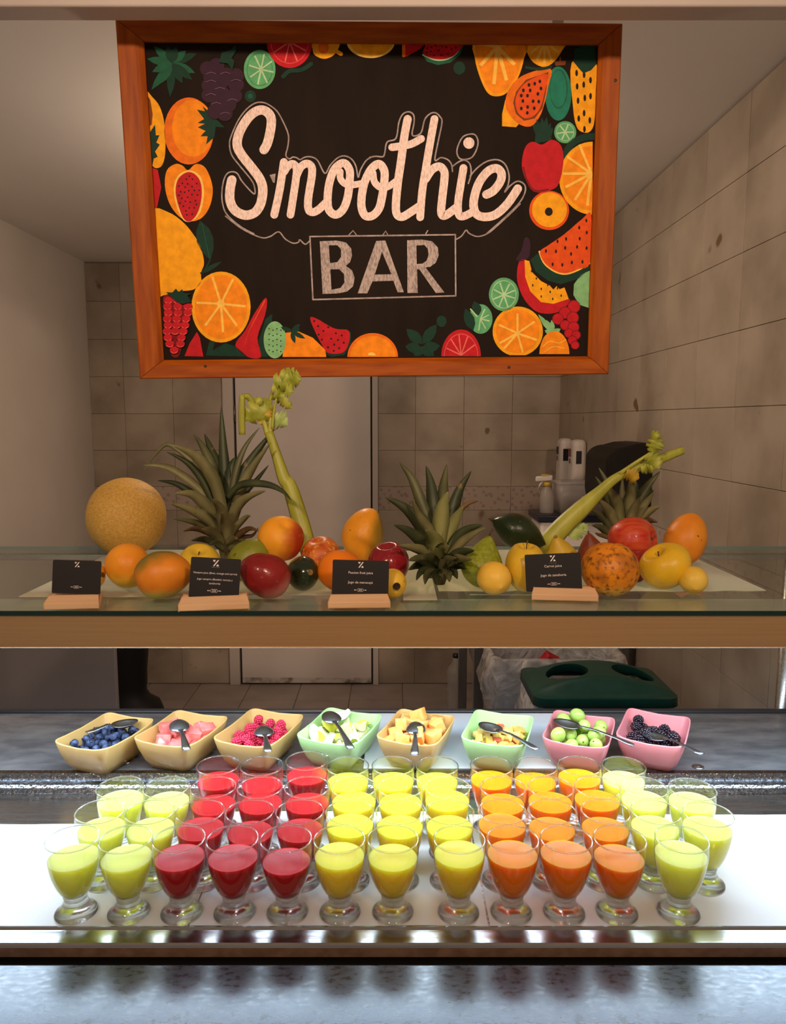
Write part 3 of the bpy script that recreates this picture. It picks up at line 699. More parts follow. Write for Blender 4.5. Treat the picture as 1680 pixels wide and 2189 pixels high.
# -- lettering
s5 = crop(470, 210, 330/1680); s6 = crop(790, 210, 350/1680); s7 = crop(460, 430, 680/1680)
A = Art('lettering_smoothie', s5)
A.stroke([(480,560),(520,480),(555,320),(555,210),(505,145),(430,130),(340,180),(255,290),(200,410),(190,520),(240,620),(350,760),(430,870),(465,970),(460,1080),(430,1180),(370,1250),(270,1272),(165,1220),(112,1120),(110,1000),(130,890)], 102, 'chalk')
A.stroke([(697,695),(650,1000),(592,1268)], 86, 'chalk').stroke([(700,800),(740,740),(795,715),(835,770),(825,900),(768,1268)], 84, 'chalk')
A.stroke([(830,850),(880,750),(945,712),(998,750),(1000,850),(962,1090),(965,1210),(1010,1240),(1070,1215),(1150,1140)], 86, 'chalk')
A.stroke([(1345,705),(1250,770),(1192,920),(1172,1100),(1190,1220),(1262,1268),(1340,1210),(1390,1080),(1412,900),(1410,780)], 88, 'chalk', closed=True)
A.stroke([(1310,800),(1310,870),(1355,928),(1430,945),(1560,925)], 72, 'chalk')
A.cv = s6
A.stroke([(95,675),(15,730),(-50,860),(-80,1000),(-82,1120),(-45,1205),(30,1205),(98,1130),(130,1000),(150,860),(150,745)], 84, 'chalk', closed=True)
A.stroke([(35,770),(50,860),(115,918),(195,905),(275,850)], 70, 'chalk')
A.stroke([(390,215),(355,400),(322,650),(292,850),(270,1080),(280,1190),(335,1218),(420,1170),(510,1110)], 84, 'chalk').stroke([(230,505),(330,492),(430,470),(528,418)], 78, 'chalk')
A.stroke([(665,215),(622,450),(580,700),(540,950),(518,1222)], 80, 'chalk').stroke([(575,830),(640,735),(715,702),(765,755),(765,850),(742,1050),(735,1180),(775,1205),(880,1130)], 84, 'chalk')
A.stroke([(962,718),(932,900),(906,1080),(915,1195),(965,1212),(1070,1160)], 80, 'chalk').ell(1017, 462, 57, 59, 'chalk')
A.stroke([(1197,990),(1270,950),(1340,855),(1350,770),(1300,722),(1215,750),(1130,855),(1082,980),(1065,1100),(1095,1190),(1180,1220),(1290,1195),(1400,1100),(1480,990),(1518,930)], 88, 'chalk').done()
A = Art('lettering_outline', s5)
A.stroke([(370,1476),(230,1400),(80,1270),(30,1150),(22,1020),(40,900),(75,825),(130,800),(190,820),(245,910),(372,1042),(375,960),(335,880),(220,740),(130,620),(105,510),(120,420),(200,240),(290,120),(380,55),(460,45),(530,70),(620,140),(690,260),(745,400),(740,520),(718,620),(755,660),(795,640),(840,650),(872,668),(930,640),(1000,640),(1065,680),(1142,818),(1200,730),(1280,650),(1355,628),(1430,660),(1480,740),(1505,862),(1530,780),(1590,680),(1660,635)], 15, 'chalk_line', n=5)
A.fill([(540,836),(606,820),(596,920),(580,920)], 'chalk_line')
A.cv = s6
A.stroke([(0,608),(60,596),(135,600),(155,560),(180,450),(270,412),(300,250),(340,165),(400,140),(450,170),(456,250),(438,380),(525,358),(565,220),(620,160),(675,150),(722,190),(742,250),(702,450),(670,635),(730,610),(800,630),(840,680),(850,752)], 15, 'chalk_line', n=5)
A.stroke([(850,700),(920,650),(980,638),(1030,680),(1040,780),(1013,875)], 15, 'chalk_line', n=5).stroke([(1030,800),(1100,720),(1200,650),(1310,632),(1390,680),(1430,790),(1420,890),(1385,965),(1440,900),(1520,852),(1590,890),(1592,970),(1530,1080),(1370,1240),(1200,1390)], 15, 'chalk_line', n=5)
A.stroke([(1040,368),(960,395),(910,480),(895,560),(925,620),(985,628),(1050,605),(1095,530),(1112,450),(1090,385)], 15, 'chalk_line', closed=True)
A.cv = s7
A.stroke([(55,80),(140,145),(240,192),(290,187),(335,162),(370,200),(410,222),(440,217),(446,204),(475,228),(497,212)], 7, 'chalk_line', n=4).stroke([(1270,203),(1300,185),(1325,153),(1340,170),(1385,187),(1440,170),(1500,120),(1560,65),(1610,15)], 7, 'chalk_line', n=4)
A.stroke([(705,180),(728,156),(745,178)], 6, 'chalk_line', smooth=False).stroke([(885,180),(900,158),(912,180)], 6, 'chalk_line', smooth=False).stroke([(1112,172),(1122,156)], 6, 'chalk_line', smooth=False).done()
A = Art('lettering_box', s7)
for a, b in (((500,187),(1268,177)),((1268,177),(1270,500)),((1270,500),(516,520)),((516,520),(500,187))): A.stroke([a, b], 8, 'chalk_line', smooth=False)
A.done()
A = Art('lettering_bar', s7)
A.fill([(552,212),(640,208),(690,218),(718,250),(722,290),(712,322),(690,342),(722,365),(736,405),(728,450),(695,478),(640,488),(567,490)], 'chalk_grey', holes=[[(600,233),(645,233),(664,255),(664,295),(644,322),(606,327)], [(608,360),(655,360),(680,385),(682,430),(662,458),(614,468)]])
A.fill([(752,487),(850,210),(898,208),(996,481),(964,482),(940,420),(830,424),(803,487)], 'chalk_grey', holes=[[(842,388),(881,268),(930,386)]])
A.fill([(1013,207),(1090,203),(1145,212),(1176,245),(1180,285),(1165,325),(1135,347),(1110,350),(1210,482),(1165,485),(1078,360),(1066,360),(1069,485),(1015,485)], 'chalk_grey', holes=[[(1062,234),(1105,232),(1122,252),(1126,285),(1116,315),(1095,330),(1064,332)]]).done()

# ------------------------------------------------------------------ bins, table and things in the kitchen
def rrect(w_, d_, r, n=5):
    pts = []
    for (cx, cy_, a0) in ((w_/2 - r, d_/2 - r, 0), (-w_/2 + r, d_/2 - r, 90), (-w_/2 + r, -d_/2 + r, 180), (w_/2 - r, -d_/2 + r, 270)):
        for k in range(n + 1):
            a = R(a0 + 90 * k / n); pts.append((cx + r * math.cos(a), cy_ + r * math.sin(a)))
    return pts
def loft(rings, mi=0, cap0=True, cap1=True, mb=None, smooth=True):
    mb = mb or MB(); n = len(rings[0]); vs_ = [p for r_ in rings for p in r_]; fs = []
    for i in range(len(rings) - 1):
        for k in range(n):
            k2 = (k + 1) % n; fs.append((i*n+k, i*n+k2, (i+1)*n+k2, (i+1)*n+k))
    if cap0: fs.append(tuple(range(n))[::-1])
    if cap1: fs.append(tuple((len(rings)-1)*n + k for k in range(n)))
    mb.add(vs_, fs, mi, smooth); return mb
M_bin = pm('grey_bin', srgb(112, 112, 118), srgb(124, 124, 130), scale=8, rough=0.45)
def bag_mat():
    m, t, out = nt('clear_bag'); N = t.nodes; L = t.links
    tr_ = N.new('ShaderNodeBsdfTransparent'); tr_.inputs[0].default_value = (0.93, 0.93, 0.93, 1)
    p_ = N.new('ShaderNodeBsdfPrincipled'); p_.inputs['Base Color'].default_value = c4(srgb(226, 220, 216)); p_.inputs['Roughness'].default_value = 0.22
    nz = N.new('ShaderNodeTexNoise'); nz.inputs['Scale'].default_value = 14; nz.inputs['Detail'].default_value = 5; nz.inputs['Distortion'].default_value = 1.4
    tc = N.new('ShaderNodeTexCoord'); L.new(tc.outputs['Object'], nz.inputs['Vector'])
    bp = N.new('ShaderNodeBump'); bp.inputs['Strength'].default_value = 0.8; bp.inputs['Distance'].default_value = 0.02
    L.new(nz.outputs[0], bp.inputs['Height']); L.new(bp.outputs[0], p_.inputs['Normal'])
    mr = N.new('ShaderNodeMapRange'); mr.inputs[1].default_value = .35; mr.inputs[2].default_value = .65; mr.inputs[3].default_value = .28; mr.inputs[4].default_value = .72
    L.new(nz.outputs[0], mr.inputs[0])
    mx = N.new('ShaderNodeMixShader'); L.new(mr.outputs[0], mx.inputs[0]); L.new(tr_.outputs[0], mx.inputs[1]); L.new(p_.outputs[0], mx.inputs[2])
    L.new(mx.outputs[0], out.inputs[0]); return m
M_bag = bag_mat()
def ringat(w_, d_, r, z, wob=0, seed=0, n=9):
    out = []
    for (x, y) in rrect(w_, d_, r, n):
        k = 1 + wob * noise.noise(Vector((x * 22 + seed, y * 22, z * 16)))
        out.append((x * k, y * k, z + (wob * 0.15 * noise.noise(Vector((x * 30, y * 30, seed))) if wob else 0)))
    return out
def make_bin(loc, w_, d_, h, lab, seed):
    t = thing('waste_bin', lab, 'bin', loc)
    loft([ringat(w_*0.82, d_*0.8, 0.04, 0), ringat(w_, d_, 0.045, h), ringat(w_ - .012, d_ - .012, 0.04, h), ringat(w_*0.82 - .012, d_*0.8 - .012, 0.035, 0.02)], cap0=True, cap1=True).build('bin_body', M_bin, t)
    # liner bag: inside, over the rim and hanging outside
    rings = [ringat(w_*0.80, d_*0.76, .035, 0.10, .03, seed), ringat(w_*0.90, d_*0.88, .035, h*0.6, .05, seed), ringat(w_ - .03, d_ - .03, .04, h - 0.01, .03, seed),
             ringat(w_ - .012, d_ - .012, .045, h + 0.008, .02, seed), ringat(w_ + .018, d_ + .018, .05, h + 0.006, .02, seed), ringat(w_ + .035, d_ + .035, .055, h - 0.04, .05, seed),
             ringat(w_ + .055, d_ + .055, .06, h - 0.10, .09, seed), ringat(w_ + .045, d_ + .045, .06, h - 0.16, .12, seed), ringat(w_ + .03, d_ + .03, .06, h - 0.21, .10, seed)]
    loft(rings, cap0=True, cap1=False).build('liner_bag', M_bag, t)
    return t
b1 = make_bin((0.555, 2.515, 0), 0.44, 0.225, 0.765, 'grey waste bin without a lid, clear bag folded over its rim', 2.0)
b2 = make_bin((0.612, 2.185, 0), 0.40, 0.235, 0.735, 'grey waste bin under the green lid with a clear bag', 7.0)
M_lid = pm('green_plastic', srgb(20, 62, 52), srgb(26, 72, 60), scale=20, rough=0.38, bump=0.02, bscale=200)
# green lid: plate with a low arch and two round openings
def lid_mesh():
    bm = bmesh.new(); W_, D_ = 0.415, 0.275; nx, ny = 60, 34
    hole = [(-0.088, -0.004, 0.062), (0.112, 0.0, 0.062)]
    def H(x, y):
        a = max(0.0, 1 - (x / (W_ * 0.50)) ** 2); k = 1 - max(0, (abs(y) - 0.075) / 0.05); k = max(0, min(1, k)); k = k * k * (3 - 2 * k)
        return 0.012 + 0.045 * a * k
    grid = {}
    for j in range(ny + 1):
        for i in range(nx + 1):
            x = -W_/2 + W_*i/nx; y = -D_/2 + D_*j/ny
            rc = 0.035; qx, qy = abs(x) - (W_/2 - rc), abs(y) - (D_/2 - rc)
            if qx > 0 and qy > 0:
                f_ = max(qx, qy) / math.hypot(qx, qy)
                x = math.copysign(W_/2 - rc + qx * f_, x); y = math.copysign(D_/2 - rc + qy * f_, y)
            for (hx, hy, hr) in hole:
                d = math.hypot(x - hx, y - hy)
                if abs(d - hr) < 0.006 and d > 1e-6: x = hx + (x - hx) * hr / d; y = hy + (y - hy) * hr / d
            grid[i, j] = bm.verts.new((x, y, H(x, y)))
    for j in range(ny):
        for i in range(nx):
            x = -W_/2 + W_*(i+.5)/nx; y = -D_/2 + D_*(j+.5)/ny
            if any(math.hypot(x - hx, y - hy) < hr for hx, hy, hr in hole): continue
            bm.faces.new((grid[i,j], grid[i+1,j], grid[i+1,j+1], grid[i,j+1]))
    for v in [v for v in bm.verts if not v.link_faces]: bm.verts.remove(v)
    # skirts: outside edge and the hole walls go down
    be = [e for e in bm.edges if e.is_boundary]
    ret = bmesh.ops.extrude_edge_only(bm, edges=be)
    for v in ret['geom']:
        if isinstance(v, bmesh.types.BMVert):
            ih = any(math.hypot(v.co.x - hx, v.co.y - hy) < hr + 0.012 for hx, hy, hr in hole)
            if ih: v.co.z -= 0.026
            else: v.co.z = -0.014; v.co.x *= 1.01; v.co.y *= 1.01
    bmesh.ops.recalc_face_normals(bm, faces=bm.faces[:])
    for f in bm.faces: f.smooth = True
    me = bpy.data.meshes.new('bin_lid'); bm.to_mesh(me); bm.free(); me.materials.append(M_lid); return me
lid = newobj('bin_lid', lid_mesh(), None, (0.612, 2.185, 0.7605))
sharp(lid, 50)
sm_ = lid.modifiers.new('thick', 'SOLIDIFY'); sm_.thickness = 0.004; sm_.offset = -1
tag(lid, 'dark green bin lid with two round openings', 'lid')
tag(MB().rbox((-0.03, -0.02, 0), (0.03, 0.02, 0.10), 0.004, 2).build('red_carton', pm('red_card', srgb(170, 26, 40), srgb(190, 36, 48), scale=30, rough=.5), None, (0.50, 2.515, 0.672), (R(20), R(30), R(15))), 'red scrap of packaging lying in the open waste bin', 'packaging')

M_ss = pm('table_steel', srgb(150, 148, 148), srgb(132, 130, 130), scale=14, stretch=(1, 1, .3), rough=0.38, metal=0.8)
tb = thing('steel_table', 'stainless steel work table behind the bins along the tiled wall', 'table', (0, 0, 0))
MB().rbox((0.29, 2.80, 0.86), (0.945, 3.55, 0.90), 0.004).build('table_top', M_ss, tb)
for (x, y) in ((0.335, 2.845), (0.90, 2.845), (0.335, 3.50), (0.90, 3.50)):
    MB().rbox((x - 0.02, y - 0.02, 0), (x + 0.02, y + 0.02, 0.8595), 0.003).build('leg', M_ss, tb)
MB().rbox((0.36, 2.95, 0.46), (0.875, 3.45, 0.8595), 0.012).build('sink_basin', M_ss, tb)

M_plast = pm('white_plastic', srgb(214, 206, 200), srgb(222, 214, 208), scale=6, rough=0.4)
M_navy = pm('navy_plastic', srgb(22, 26, 44), rough=0.35)
box = thing('storage_box', 'white plastic storage box with a navy blue lid on the steel table', 'box', (0, 0, 0))
pL = W(1150, 1105, 3.28); pR = W(1302, 1105, 3.28)
MB().rbox((pL.x, 3.22, 0.9005), (pR.x, 3.44, 1.128), 0.012, 3).build('box_body', M_plast, box)
MB().rbox((pL.x - 0.012, 3.205, 1.120), (min(pR.x + 0.012, .94), 3.455, 1.1515), 0.006, 2).build('box_lid', M_navy, box)
M_clear = thin_glass('clear_plastic', (0.86, 0.85, 0.84), 0.8, 0.15, 0.12)
def clear_mat():
    m, t, out = nt('cloudy_plastic'); N = t.nodes; L = t.links
    a = N.new('ShaderNodeBsdfTransparent'); b = N.new('ShaderNodeBsdfPrincipled'); b.inputs['Base Color'].default_value = c4(srgb(200, 194, 190)); b.inputs['Roughness'].default_value = .3
    mx = N.new('ShaderNodeMixShader'); mx.inputs[0].default_value = .38; L.new(a.outputs[0], mx.inputs[1]); L.new(b.outputs[0], mx.inputs[2]); L.new(mx.outputs[0], out.inputs[0]); return m
M_cloud = clear_mat()
k0 = W(1183, 1100, 3.33); k1 = W(1278, 1100, 3.33)
cw = (k1.x - k0.x); cx0 = (k0.x + k1.x) / 2
ctn = thing('clear_container', 'empty clear plastic container standing on the navy box lid', 'container', (cx0, 3.33, 1.152))
loft([[(x*.86, y*.86, 0) for x, y in rrect(cw, .17, .02)], [(x, y, .135) for x, y in rrect(cw, .17, .024)], [(x - .002 * (1 if x > 0 else -1), y - .002 * (1 if y > 0 else -1), .135) for x, y in rrect(cw, .17, .024)], [(x*.85, y*.85, .003) for x, y in rrect(cw, .17, .02)]]).build('container_body', M_cloud, ctn)
loft([[(x*1.03, y*1.03, .128) for x, y in rrect(cw, .17, .024)], [(x*1.06, y*1.06, .133) for x, y in rrect(cw, .17, .024)], [(x*1.06, y*1.06, .138) for x, y in rrect(cw, .17, .024)], [(x*.995, y*.995, .138) for x, y in rrect(cw, .17, .024)]], cap0=False, cap1=False).build('container_rim', M_cloud, ctn)
# spray bottle
sp0 = W(1168, 1098, 3.29)
spb = thing('spray_bottle', 'clear spray bottle with white trigger head and yellow collar', 'bottle', (sp0.x, 3.29, 1.152))
MB().lathe([(.026, 0), (.030, .004), (.031, .07), (.026, .095), (.013, .115), (.012, .125)], 20).build('bottle_body', M_cloud, spb)
M_yel = pm('yellow_plastic', srgb(206, 170, 50), rough=.45)
MB().lathe([(.0145, .118), (.0145, .136)], 16).build('collar', M_yel, spb)
hd = MB().rbox((-.052, -.011, .137), (.022, .011, .162), .006, 2, taper=lambda c: (c.x, c.y * (1.0 if c.x > -.02 else .7), c.z + (0.006 if c.x > 0 else 0))).build('trigger_head', M_plast, spb)
MB().rbox((-.026, -.009, .162), (.010, .009, .171), .003, 2).build('head_cap', M_yel, hd)
MB().tube([(-.020, 0, .140), (-.033, 0, .125), (-.036, 0, .105)], .004, 8).build('trigger', M_plast, hd)
# soap dispensers and towel dispenser on the right wall
M_lab = pm('dark_label', srgb(36, 34, 44), rough=.4); M_labr = pm('red_label', srgb(150, 40, 44), rough=.4); M_labg = pm('brown_label', srgb(120, 96, 84), rough=.4)
def dispenser(y, lab, redlab):
    t = thing('soap_dispenser', lab, 'dispenser', (XR - .0065, y, 1.335))
    b = MB().rbox((-.072, -.058, -.13), (-.0005, .058, .13), .026, 4, taper=lambda c: (c.x * (1.0 if c.z < 0 else .93), c.y, c.z)).build('dispenser_body', M_plast, t)
    MB().rbox((-.0732, -.006, .045), (-.0715, .024, .085), .0006, 1).build('label_panel', M_labr if redlab else M_lab, b)
    MB().rbox((-.0732, -.004, .012), (-.0715, .014, .036), .0006, 1).build('label_panel', M_labg, b)
    MB().rbox((-.055, -.0592, .012), (-.028, -.0575, .075), .0006, 1).build('sight_window', M_lab, b)
    MB().rbox((-.065, -.045, -.152), (-.015, .045, -.1305), .008, 2).build('push_lever', M_plast, t)
dispenser(4.0, 'white wall soap dispenser with a dark label nearest the room corner', False)
dispenser(3.72, 'white wall soap dispenser with a red label beside the black towel dispenser', True)
M_blk = pm('black_plastic', srgb(20, 17, 15), srgb(25, 21, 18), scale=30, rough=0.5, spec=.25)
td = thing('towel_dispenser', 'black curved paper towel dispenser mounted on the tiled wall', 'dispenser', (XR - .0065, 2.885, 1.352))
mb = MB(); pr = []
for k in range(9):
    a = R(90 * k / 8); pr.append((-.105 - .065 * math.sin(a), .055 + .055 * math.cos(a)))
sec = [(-.0005, .125)] + [(-.06, .122)] + pr + [(-.171, -.06), (-.165, -.095), (-.15, -.11), (-.0005, -.11)]
vs_ = [(x, -.15, z) for x, z in sec] + [(x, .15, z) for x, z in sec]; n = len(sec)
mb.add(vs_, [(i, (i+1) % n, n + (i+1) % n, n + i) for i in range(n)] + [tuple(range(n))[::-1], tuple(range(n, 2*n))], 0, False)
o = mb.build('dispenser_cover', M_blk, td)
bv = o.modifiers.new('b', 'BEVEL'); bv.width = .006; bv.segments = 2; bv.limit_method = 'ANGLE'; bv.angle_limit = R(40)
MB().rbox((-.14, -.12, -.118), (-.03, .12, -.1105), .002).build('paper_slot', M_lab, td)
# ribbed bottle on the floor by the table
bt = thing('ribbed_bottle', 'tall clear ribbed plastic bottle standing on the floor beside the table leg', 'bottle', (W(975, 1440, 3.6).x, 3.62, 0))
pr = [(.040, 0), (.045, .006)]
for k in range(12): pr += [(.046, .02 + .022 * k), (.042, .031 + .022 * k)]
pr += [(.045, .30), (.038, .33), (.018, .36), (.015, .385)]
MB().lathe(pr, 24).build('bottle_body', M_cloud, bt)
MB().lathe([(.017, .3852), (.017, .402)], 16).build('cap', M_navy, bt)
# grey cabinet side and black sack at the left
M_gcab = pm('grey_cabinet', srgb(142, 134, 136), srgb(152, 144, 146), scale=3, rough=0.45)
gx = W(247, 1440, 2.62).x
gc = thing('partition_panel', 'plain grey partition panel standing beside the black sack', 'panel', (0, 0, 0))
MB().rbox((-1.70, 2.62, 0.05), (gx, 2.645, 0.86), 0.003).build('panel_board', M_gcab, gc)
for x in (-1.6, gx - 0.08): MB().rbox((x - .02, 2.55, 0.0), (x + .02, 2.72, 0.05), 0.003).build('panel_foot', M_ss, gc)
M_sack = pm('black_sack', srgb(14, 13, 14), srgb(20, 19, 20), scale=10, rough=0.62, bump=0.2, bscale=12)
def sackring(x0, x1, d_, z, seed):
    out = []
    for k in range(24):
        a = 2 * PI * k / 24; x = (x0 + x1) / 2 + (x1 - x0) / 2 * math.cos(a); y = d_ * math.sin(a)
        q = 1 + .06 * noise.noise(Vector((math.cos(a) * 2 + seed, math.sin(a) * 2, z * 8)))
        out.append(((x - (x0+x1)/2) * q + (x0+x1)/2, y * q, z))
    return out
Ys = 3.45
sx = lambda px, py: W(px, py, Ys).x
z_ = lambda py: W(300, py, Ys).z
sk = [sackring(sx(215, 1530), sx(356, 1530), .12, .002, 1)]
for (py, xr, d_) in ((1528, 352, .13), (1512, 345, .13), (1500, 340, .11), (1490, 320, .10), (1475, 311, .085), (1462, 313, .085), (1430, 314, .09), (1385, 316, .09), (1330, 314, .085), (1290, 306, .07)):
    zz = z_(py)
    if zz > 0.004: sk.append(sackring(sx(222, py), sx(xr, py), d_, zz, 1))
o = loft(sk).build('black_sack', M_sack, None, (0, Ys, 0)); tag(o, 'black sack slumped upright on the floor beside the grey partition panel', 'sack')

# added pendant, unseen behind the sign, carrying the light that brightens the ceiling
cl = thing('added_pendant', 'small added hanging lamp hidden behind the sign', 'lamp', (-0.25, 2.45, 2.20))
MB().lathe([(.012, .06), (.022, .05), (.026, .04)], 16).build('lamp_socket', M_plast, cl)
MB().tube([(0, 0, .06), (0, 0, ZC - 2.20)], .003, 8).build('cord', M_plast, cl)
MB().lathe([(.05, ZC - 2.20 - .02), (.05, ZC - 2.20 - .0005)], 20).build('ceiling_rose', M_plast, cl)

# ------------------------------------------------------------------ fruit on the shelf
def rot3(rx, ry, rz): return Matrix.Rotation(R(rz), 3, 'Z') @ Matrix.Rotation(R(ry), 3, 'Y') @ Matrix.Rotation(R(rx), 3, 'X')
def shape(kind, u, v_):
    """unit fruit, axis +z (stem up). u polar 0 bottom..1 top, v_ azimuth"""
    th = PI * u; r = math.sin(th); z = -math.cos(th)
    if kind == 'apple':
        r *= 1.0 + .06 * z; z = z * .88
        z -= .36 * math.exp(-(r / .30) ** 2) * (1 if u > .5 else -.45)
        r *= 1 + .02 * math.cos(5 * v_) * (1 - u)
    elif kind == 'orange':
        z *= .95; z -= .06 * math.exp(-(r / .16) ** 2) * (1 if u > .5 else -.6)
    elif kind == 'peach':
        z *= .95; z -= .20 * math.exp(-(r / .28) ** 2) * (1 if u > .5 else 0)
        c_ = math.cos(v_); r *= 1 - .05 * math.exp(-((1 - c_) / .05)) 
    elif kind == 'pear':
        t = (z + 1) / 2
        r = math.sin(PI * min(1, t ** .82)) ** .72 * (1.0 - .48 * max(0, (t - .42) / .58) ** .9) if 0 < t < 1 else 0
        r = max(r, 0); z = z * 1.22
        z -= .10 * math.exp(-(r / .14) ** 2) * (1 if u > .5 else -.6)
    elif kind == 'mango':
        z *= 1.22; r *= 1 - .10 * z
    elif kind == 'lemon':
        z *= 1.04; z += .08 * math.exp(-(r / .16) ** 2) * (1 if u > .5 else -1)
    elif kind == 'squash':
        t = (z + 1) / 2; r = math.sin(PI * t ** 1.15) ** .75 if 0 < t < 1 else 0; r = abs(r); z *= 1.55; r *= .9
    elif kind == 'melon':
        z *= .99; r *= 1 + .008 * math.cos(10 * v_)
    return r, z
def fruit_mesh(kind, seg=36, rings=26, wob=.02, seed=0, bend=0.0):
    vs_ = []; fs = []
    for i in range(rings + 1):
        for k in range(seg):
            v_ = 2 * PI * k / seg; r, z = shape(kind, min(max(i / rings, .0005), .9995), v_)
            p = Vector((r * math.cos(v_), r * math.sin(v_), z))
            p *= 1 + wob * noise.noise(p * 1.6 + Vector((seed, 0, 0)))
            if bend: p.x += bend * (p.z ** 2 - .4)
            vs_.append(p)
    for i in range(rings):
        for k in range(seg):
            k2 = (k + 1) % seg; fs.append((i*seg+k, i*seg+k2, (i+1)*seg+k2, (i+1)*seg+k))
    fs.append(tuple(range(seg))[::-1]); fs.append(tuple(rings*seg + k for k in range(seg)))
    return vs_, fs
M_stem = pm('fruit_stem', srgb(70, 50, 28), srgb(92, 70, 40), scale=60, rough=.7)
M_scar = pm('stem_scar', srgb(150, 120, 60), srgb(110, 84, 40), scale=120, rough=.8, bump=.4, bscale=200)
M_bloss = pm('blossom_end', srgb(44, 28, 16), srgb(60, 40, 22), scale=200, rough=.9, bump=.6, bscale=300)
def fruit(name, label, cat, kind, cx, cy_, rx, ry, mat, rot=(0, 0, 0), Y=None, wob=.03, seed=0, bend=0, stem=None, blossom=None, scar=None, lift=0.0):
    """rx, ry: half extents in the photograph; placed resting on the shelf, or at distance Y when it lies on other fruit"""
    vs_, fs = fruit_mesh(kind, wob=wob, seed=seed, bend=bend)
    M = rot3(*rot); vs_ = [M @ p for p in vs_]
    ex = max(abs(p.x) for p in vs_); ez0 = min(p.z for p in vs_); ez1 = max(p.z for p in vs_); ezh = (ez1 - ez0) / 2; zc = (ez1 + ez0) / 2
    D = 1.4
    for _ in range(12):
        sx_ = rx * D / F / ex; sz_ = ry * D / F / ezh; sy_ = (sx_ + sz_) / 2
        if Y is None: p = WZ(cx, cy_, SZ + 0.001 + ezh * sz_ + lift)
        else: p = W(cx, cy_, Y)
        D = depth(p)
    S = Vector((sx_, sy_, sz_))
    pts = [Vector((q.x * S.x, q.y * S.y, (q.z - zc) * S.z)) for q in vs_]
    mb = MB().add(pts, fs, 0, True); o = mb.build(name, mat, None, p); tag(o, label, cat)
    tf = lambda q: Vector(((M @ q).x * S.x, (M @ q).y * S.y, ((M @ q).z - zc) * S.z))
    ztop = shape(kind, .9995, 0)[1]; zbot = shape(kind, .0005, 0)[1]
    if stem:
        L_, rr, lean = stem
        MB().tube([tf(Vector((0, 0, ztop - .02))), tf(Vector((lean * .3, 0, ztop + L_ * .5))), tf(Vector((lean, 0, ztop + L_)))], [rr * S.x, rr * .8 * S.x, rr * 1.3 * S.x], 8).build('stem', M_stem, o)
    if blossom:
        e = [tf(Vector((blossom * math.cos(2*PI*k/16) * (1 + .25 * (k % 2)), blossom * math.sin(2*PI*k/16) * (1 + .25 * (k % 2)), zbot + .03 - .035))) for k in range(16)]
        c_ = tf(Vector((0, 0, zbot + .05))); d_ = [tf(Vector((blossom * math.cos(2*PI*k/16), blossom * math.sin(2*PI*k/16), zbot + .06))) for k in range(16)]
        MB().add([c_] + e + d_, [(0, 1 + k, 1 + (k + 1) % 16) for k in range(16)] + [(1 + k, 17 + k, 17 + (k + 1) % 16, 1 + (k + 1) % 16) for k in range(16)]).build('blossom_end', M_bloss, o)
    if scar:
        e = [tf(Vector((scar * math.cos(2*PI*k/14), scar * math.sin(2*PI*k/14), ztop + .012))) for k in range(14)]
        d_ = [tf(Vector((scar * 1.15 * math.cos(2*PI*k/14), scar * 1.15 * math.sin(2*PI*k/14), ztop - .04))) for k in range(14)]
        MB().add([tf(Vector((0, 0, ztop + .02)))] + e + d_, [(0, 1 + k, 1 + (k + 1) % 14) for k in range(14)] + [(1 + k, 15 + k, 15 + (k + 1) % 14, 1 + (k + 1) % 14) for k in range(14)]).build('stem_scar', M_scar, o)
    return o
def skin(name, a, b, **k):
    d = dict(scale=22, rough=.42, bump=.22, bscale=190, spots=(38, .69, tuple(x * .55 for x in srgb(*a)), .10), sss=.12, sscale=.006, srad=(1, .6, .2), spec=.4); d.update(k); return pm('skin_' + name, srgb(*a), srgb(*b), **d)
net = skin('melon', (190, 146, 62), (206, 164, 84), scale=240, lo=.40, hi=.62, bump=.6, bscale=220, rough=.6, spots=(30, .72, srgb(150, 120, 50)))
fruit('cantaloupe_melon', 'large round netted cantaloupe melon at the back of the glass shelf', 'melon', 'melon', 271, 1105, 83, 84, net, (15, 10, 0), wob=.015)
og = (1, 0, 0)
fruit('orange', 'smooth pale orange beside the cantaloupe and greenish mango', 'orange', 'orange', 273, 1209, 47, 48, skin('orange1', (246, 164, 44), (240, 146, 30), grad=((0, 0, -1), .0, .03, srgb(236, 200, 70))), (-60, 20, 0), seed=2)  # yellow towards the underside is painted light from below
fruit('mango', 'broad orange and green mango lying beside the three line juice card', 'mango', 'mango', 350, 1229, 61, 51, skin('mango1', (222, 130, 34), (236, 146, 40), spots=(26, .68, srgb(150, 110, 40)), grad=[((-.5, .3, .8), .002, .034, srgb(116, 112, 36)), ((0, 0, -1), .012, .034, srgb(206, 196, 96))]), (0, 82, 0), seed=3, wob=.05)  # last blend paints the pale glow from below on the underside
fruit('yellow_apple', 'yellow apple in front of the tall pineapple top', 'apple', 'apple', 426, 1205, 45, 42, skin('yapple1', (212, 176, 44), (224, 190, 60), rough=.35), (25, 5, 0), seed=4, stem=(.16, .03, .05))
fruit('green_mango', 'green mango between the tall pineapple top and the yellow peach', 'mango', 'mango', 533, 1197, 48, 46, skin('gmango', (116, 124, 34), (138, 140, 44), spots=(60, .68, srgb(90, 96, 30))), (0, 50, 0), seed=5)
fruit('red_mango', 'dark red mango beside the three line juice card', 'mango', 'mango', 566, 1231, 55, 50, skin('rmango', (126, 24, 26), (146, 36, 34), rough=.25, coat=.2, spots=(90, .70, srgb(180, 90, 70)), grad=((.5, 0, -.85), .012, .036, srgb(206, 120, 110))), (0, -62, 20), seed=6, scar=.05)  # pink towards the underside is glow from below, painted in
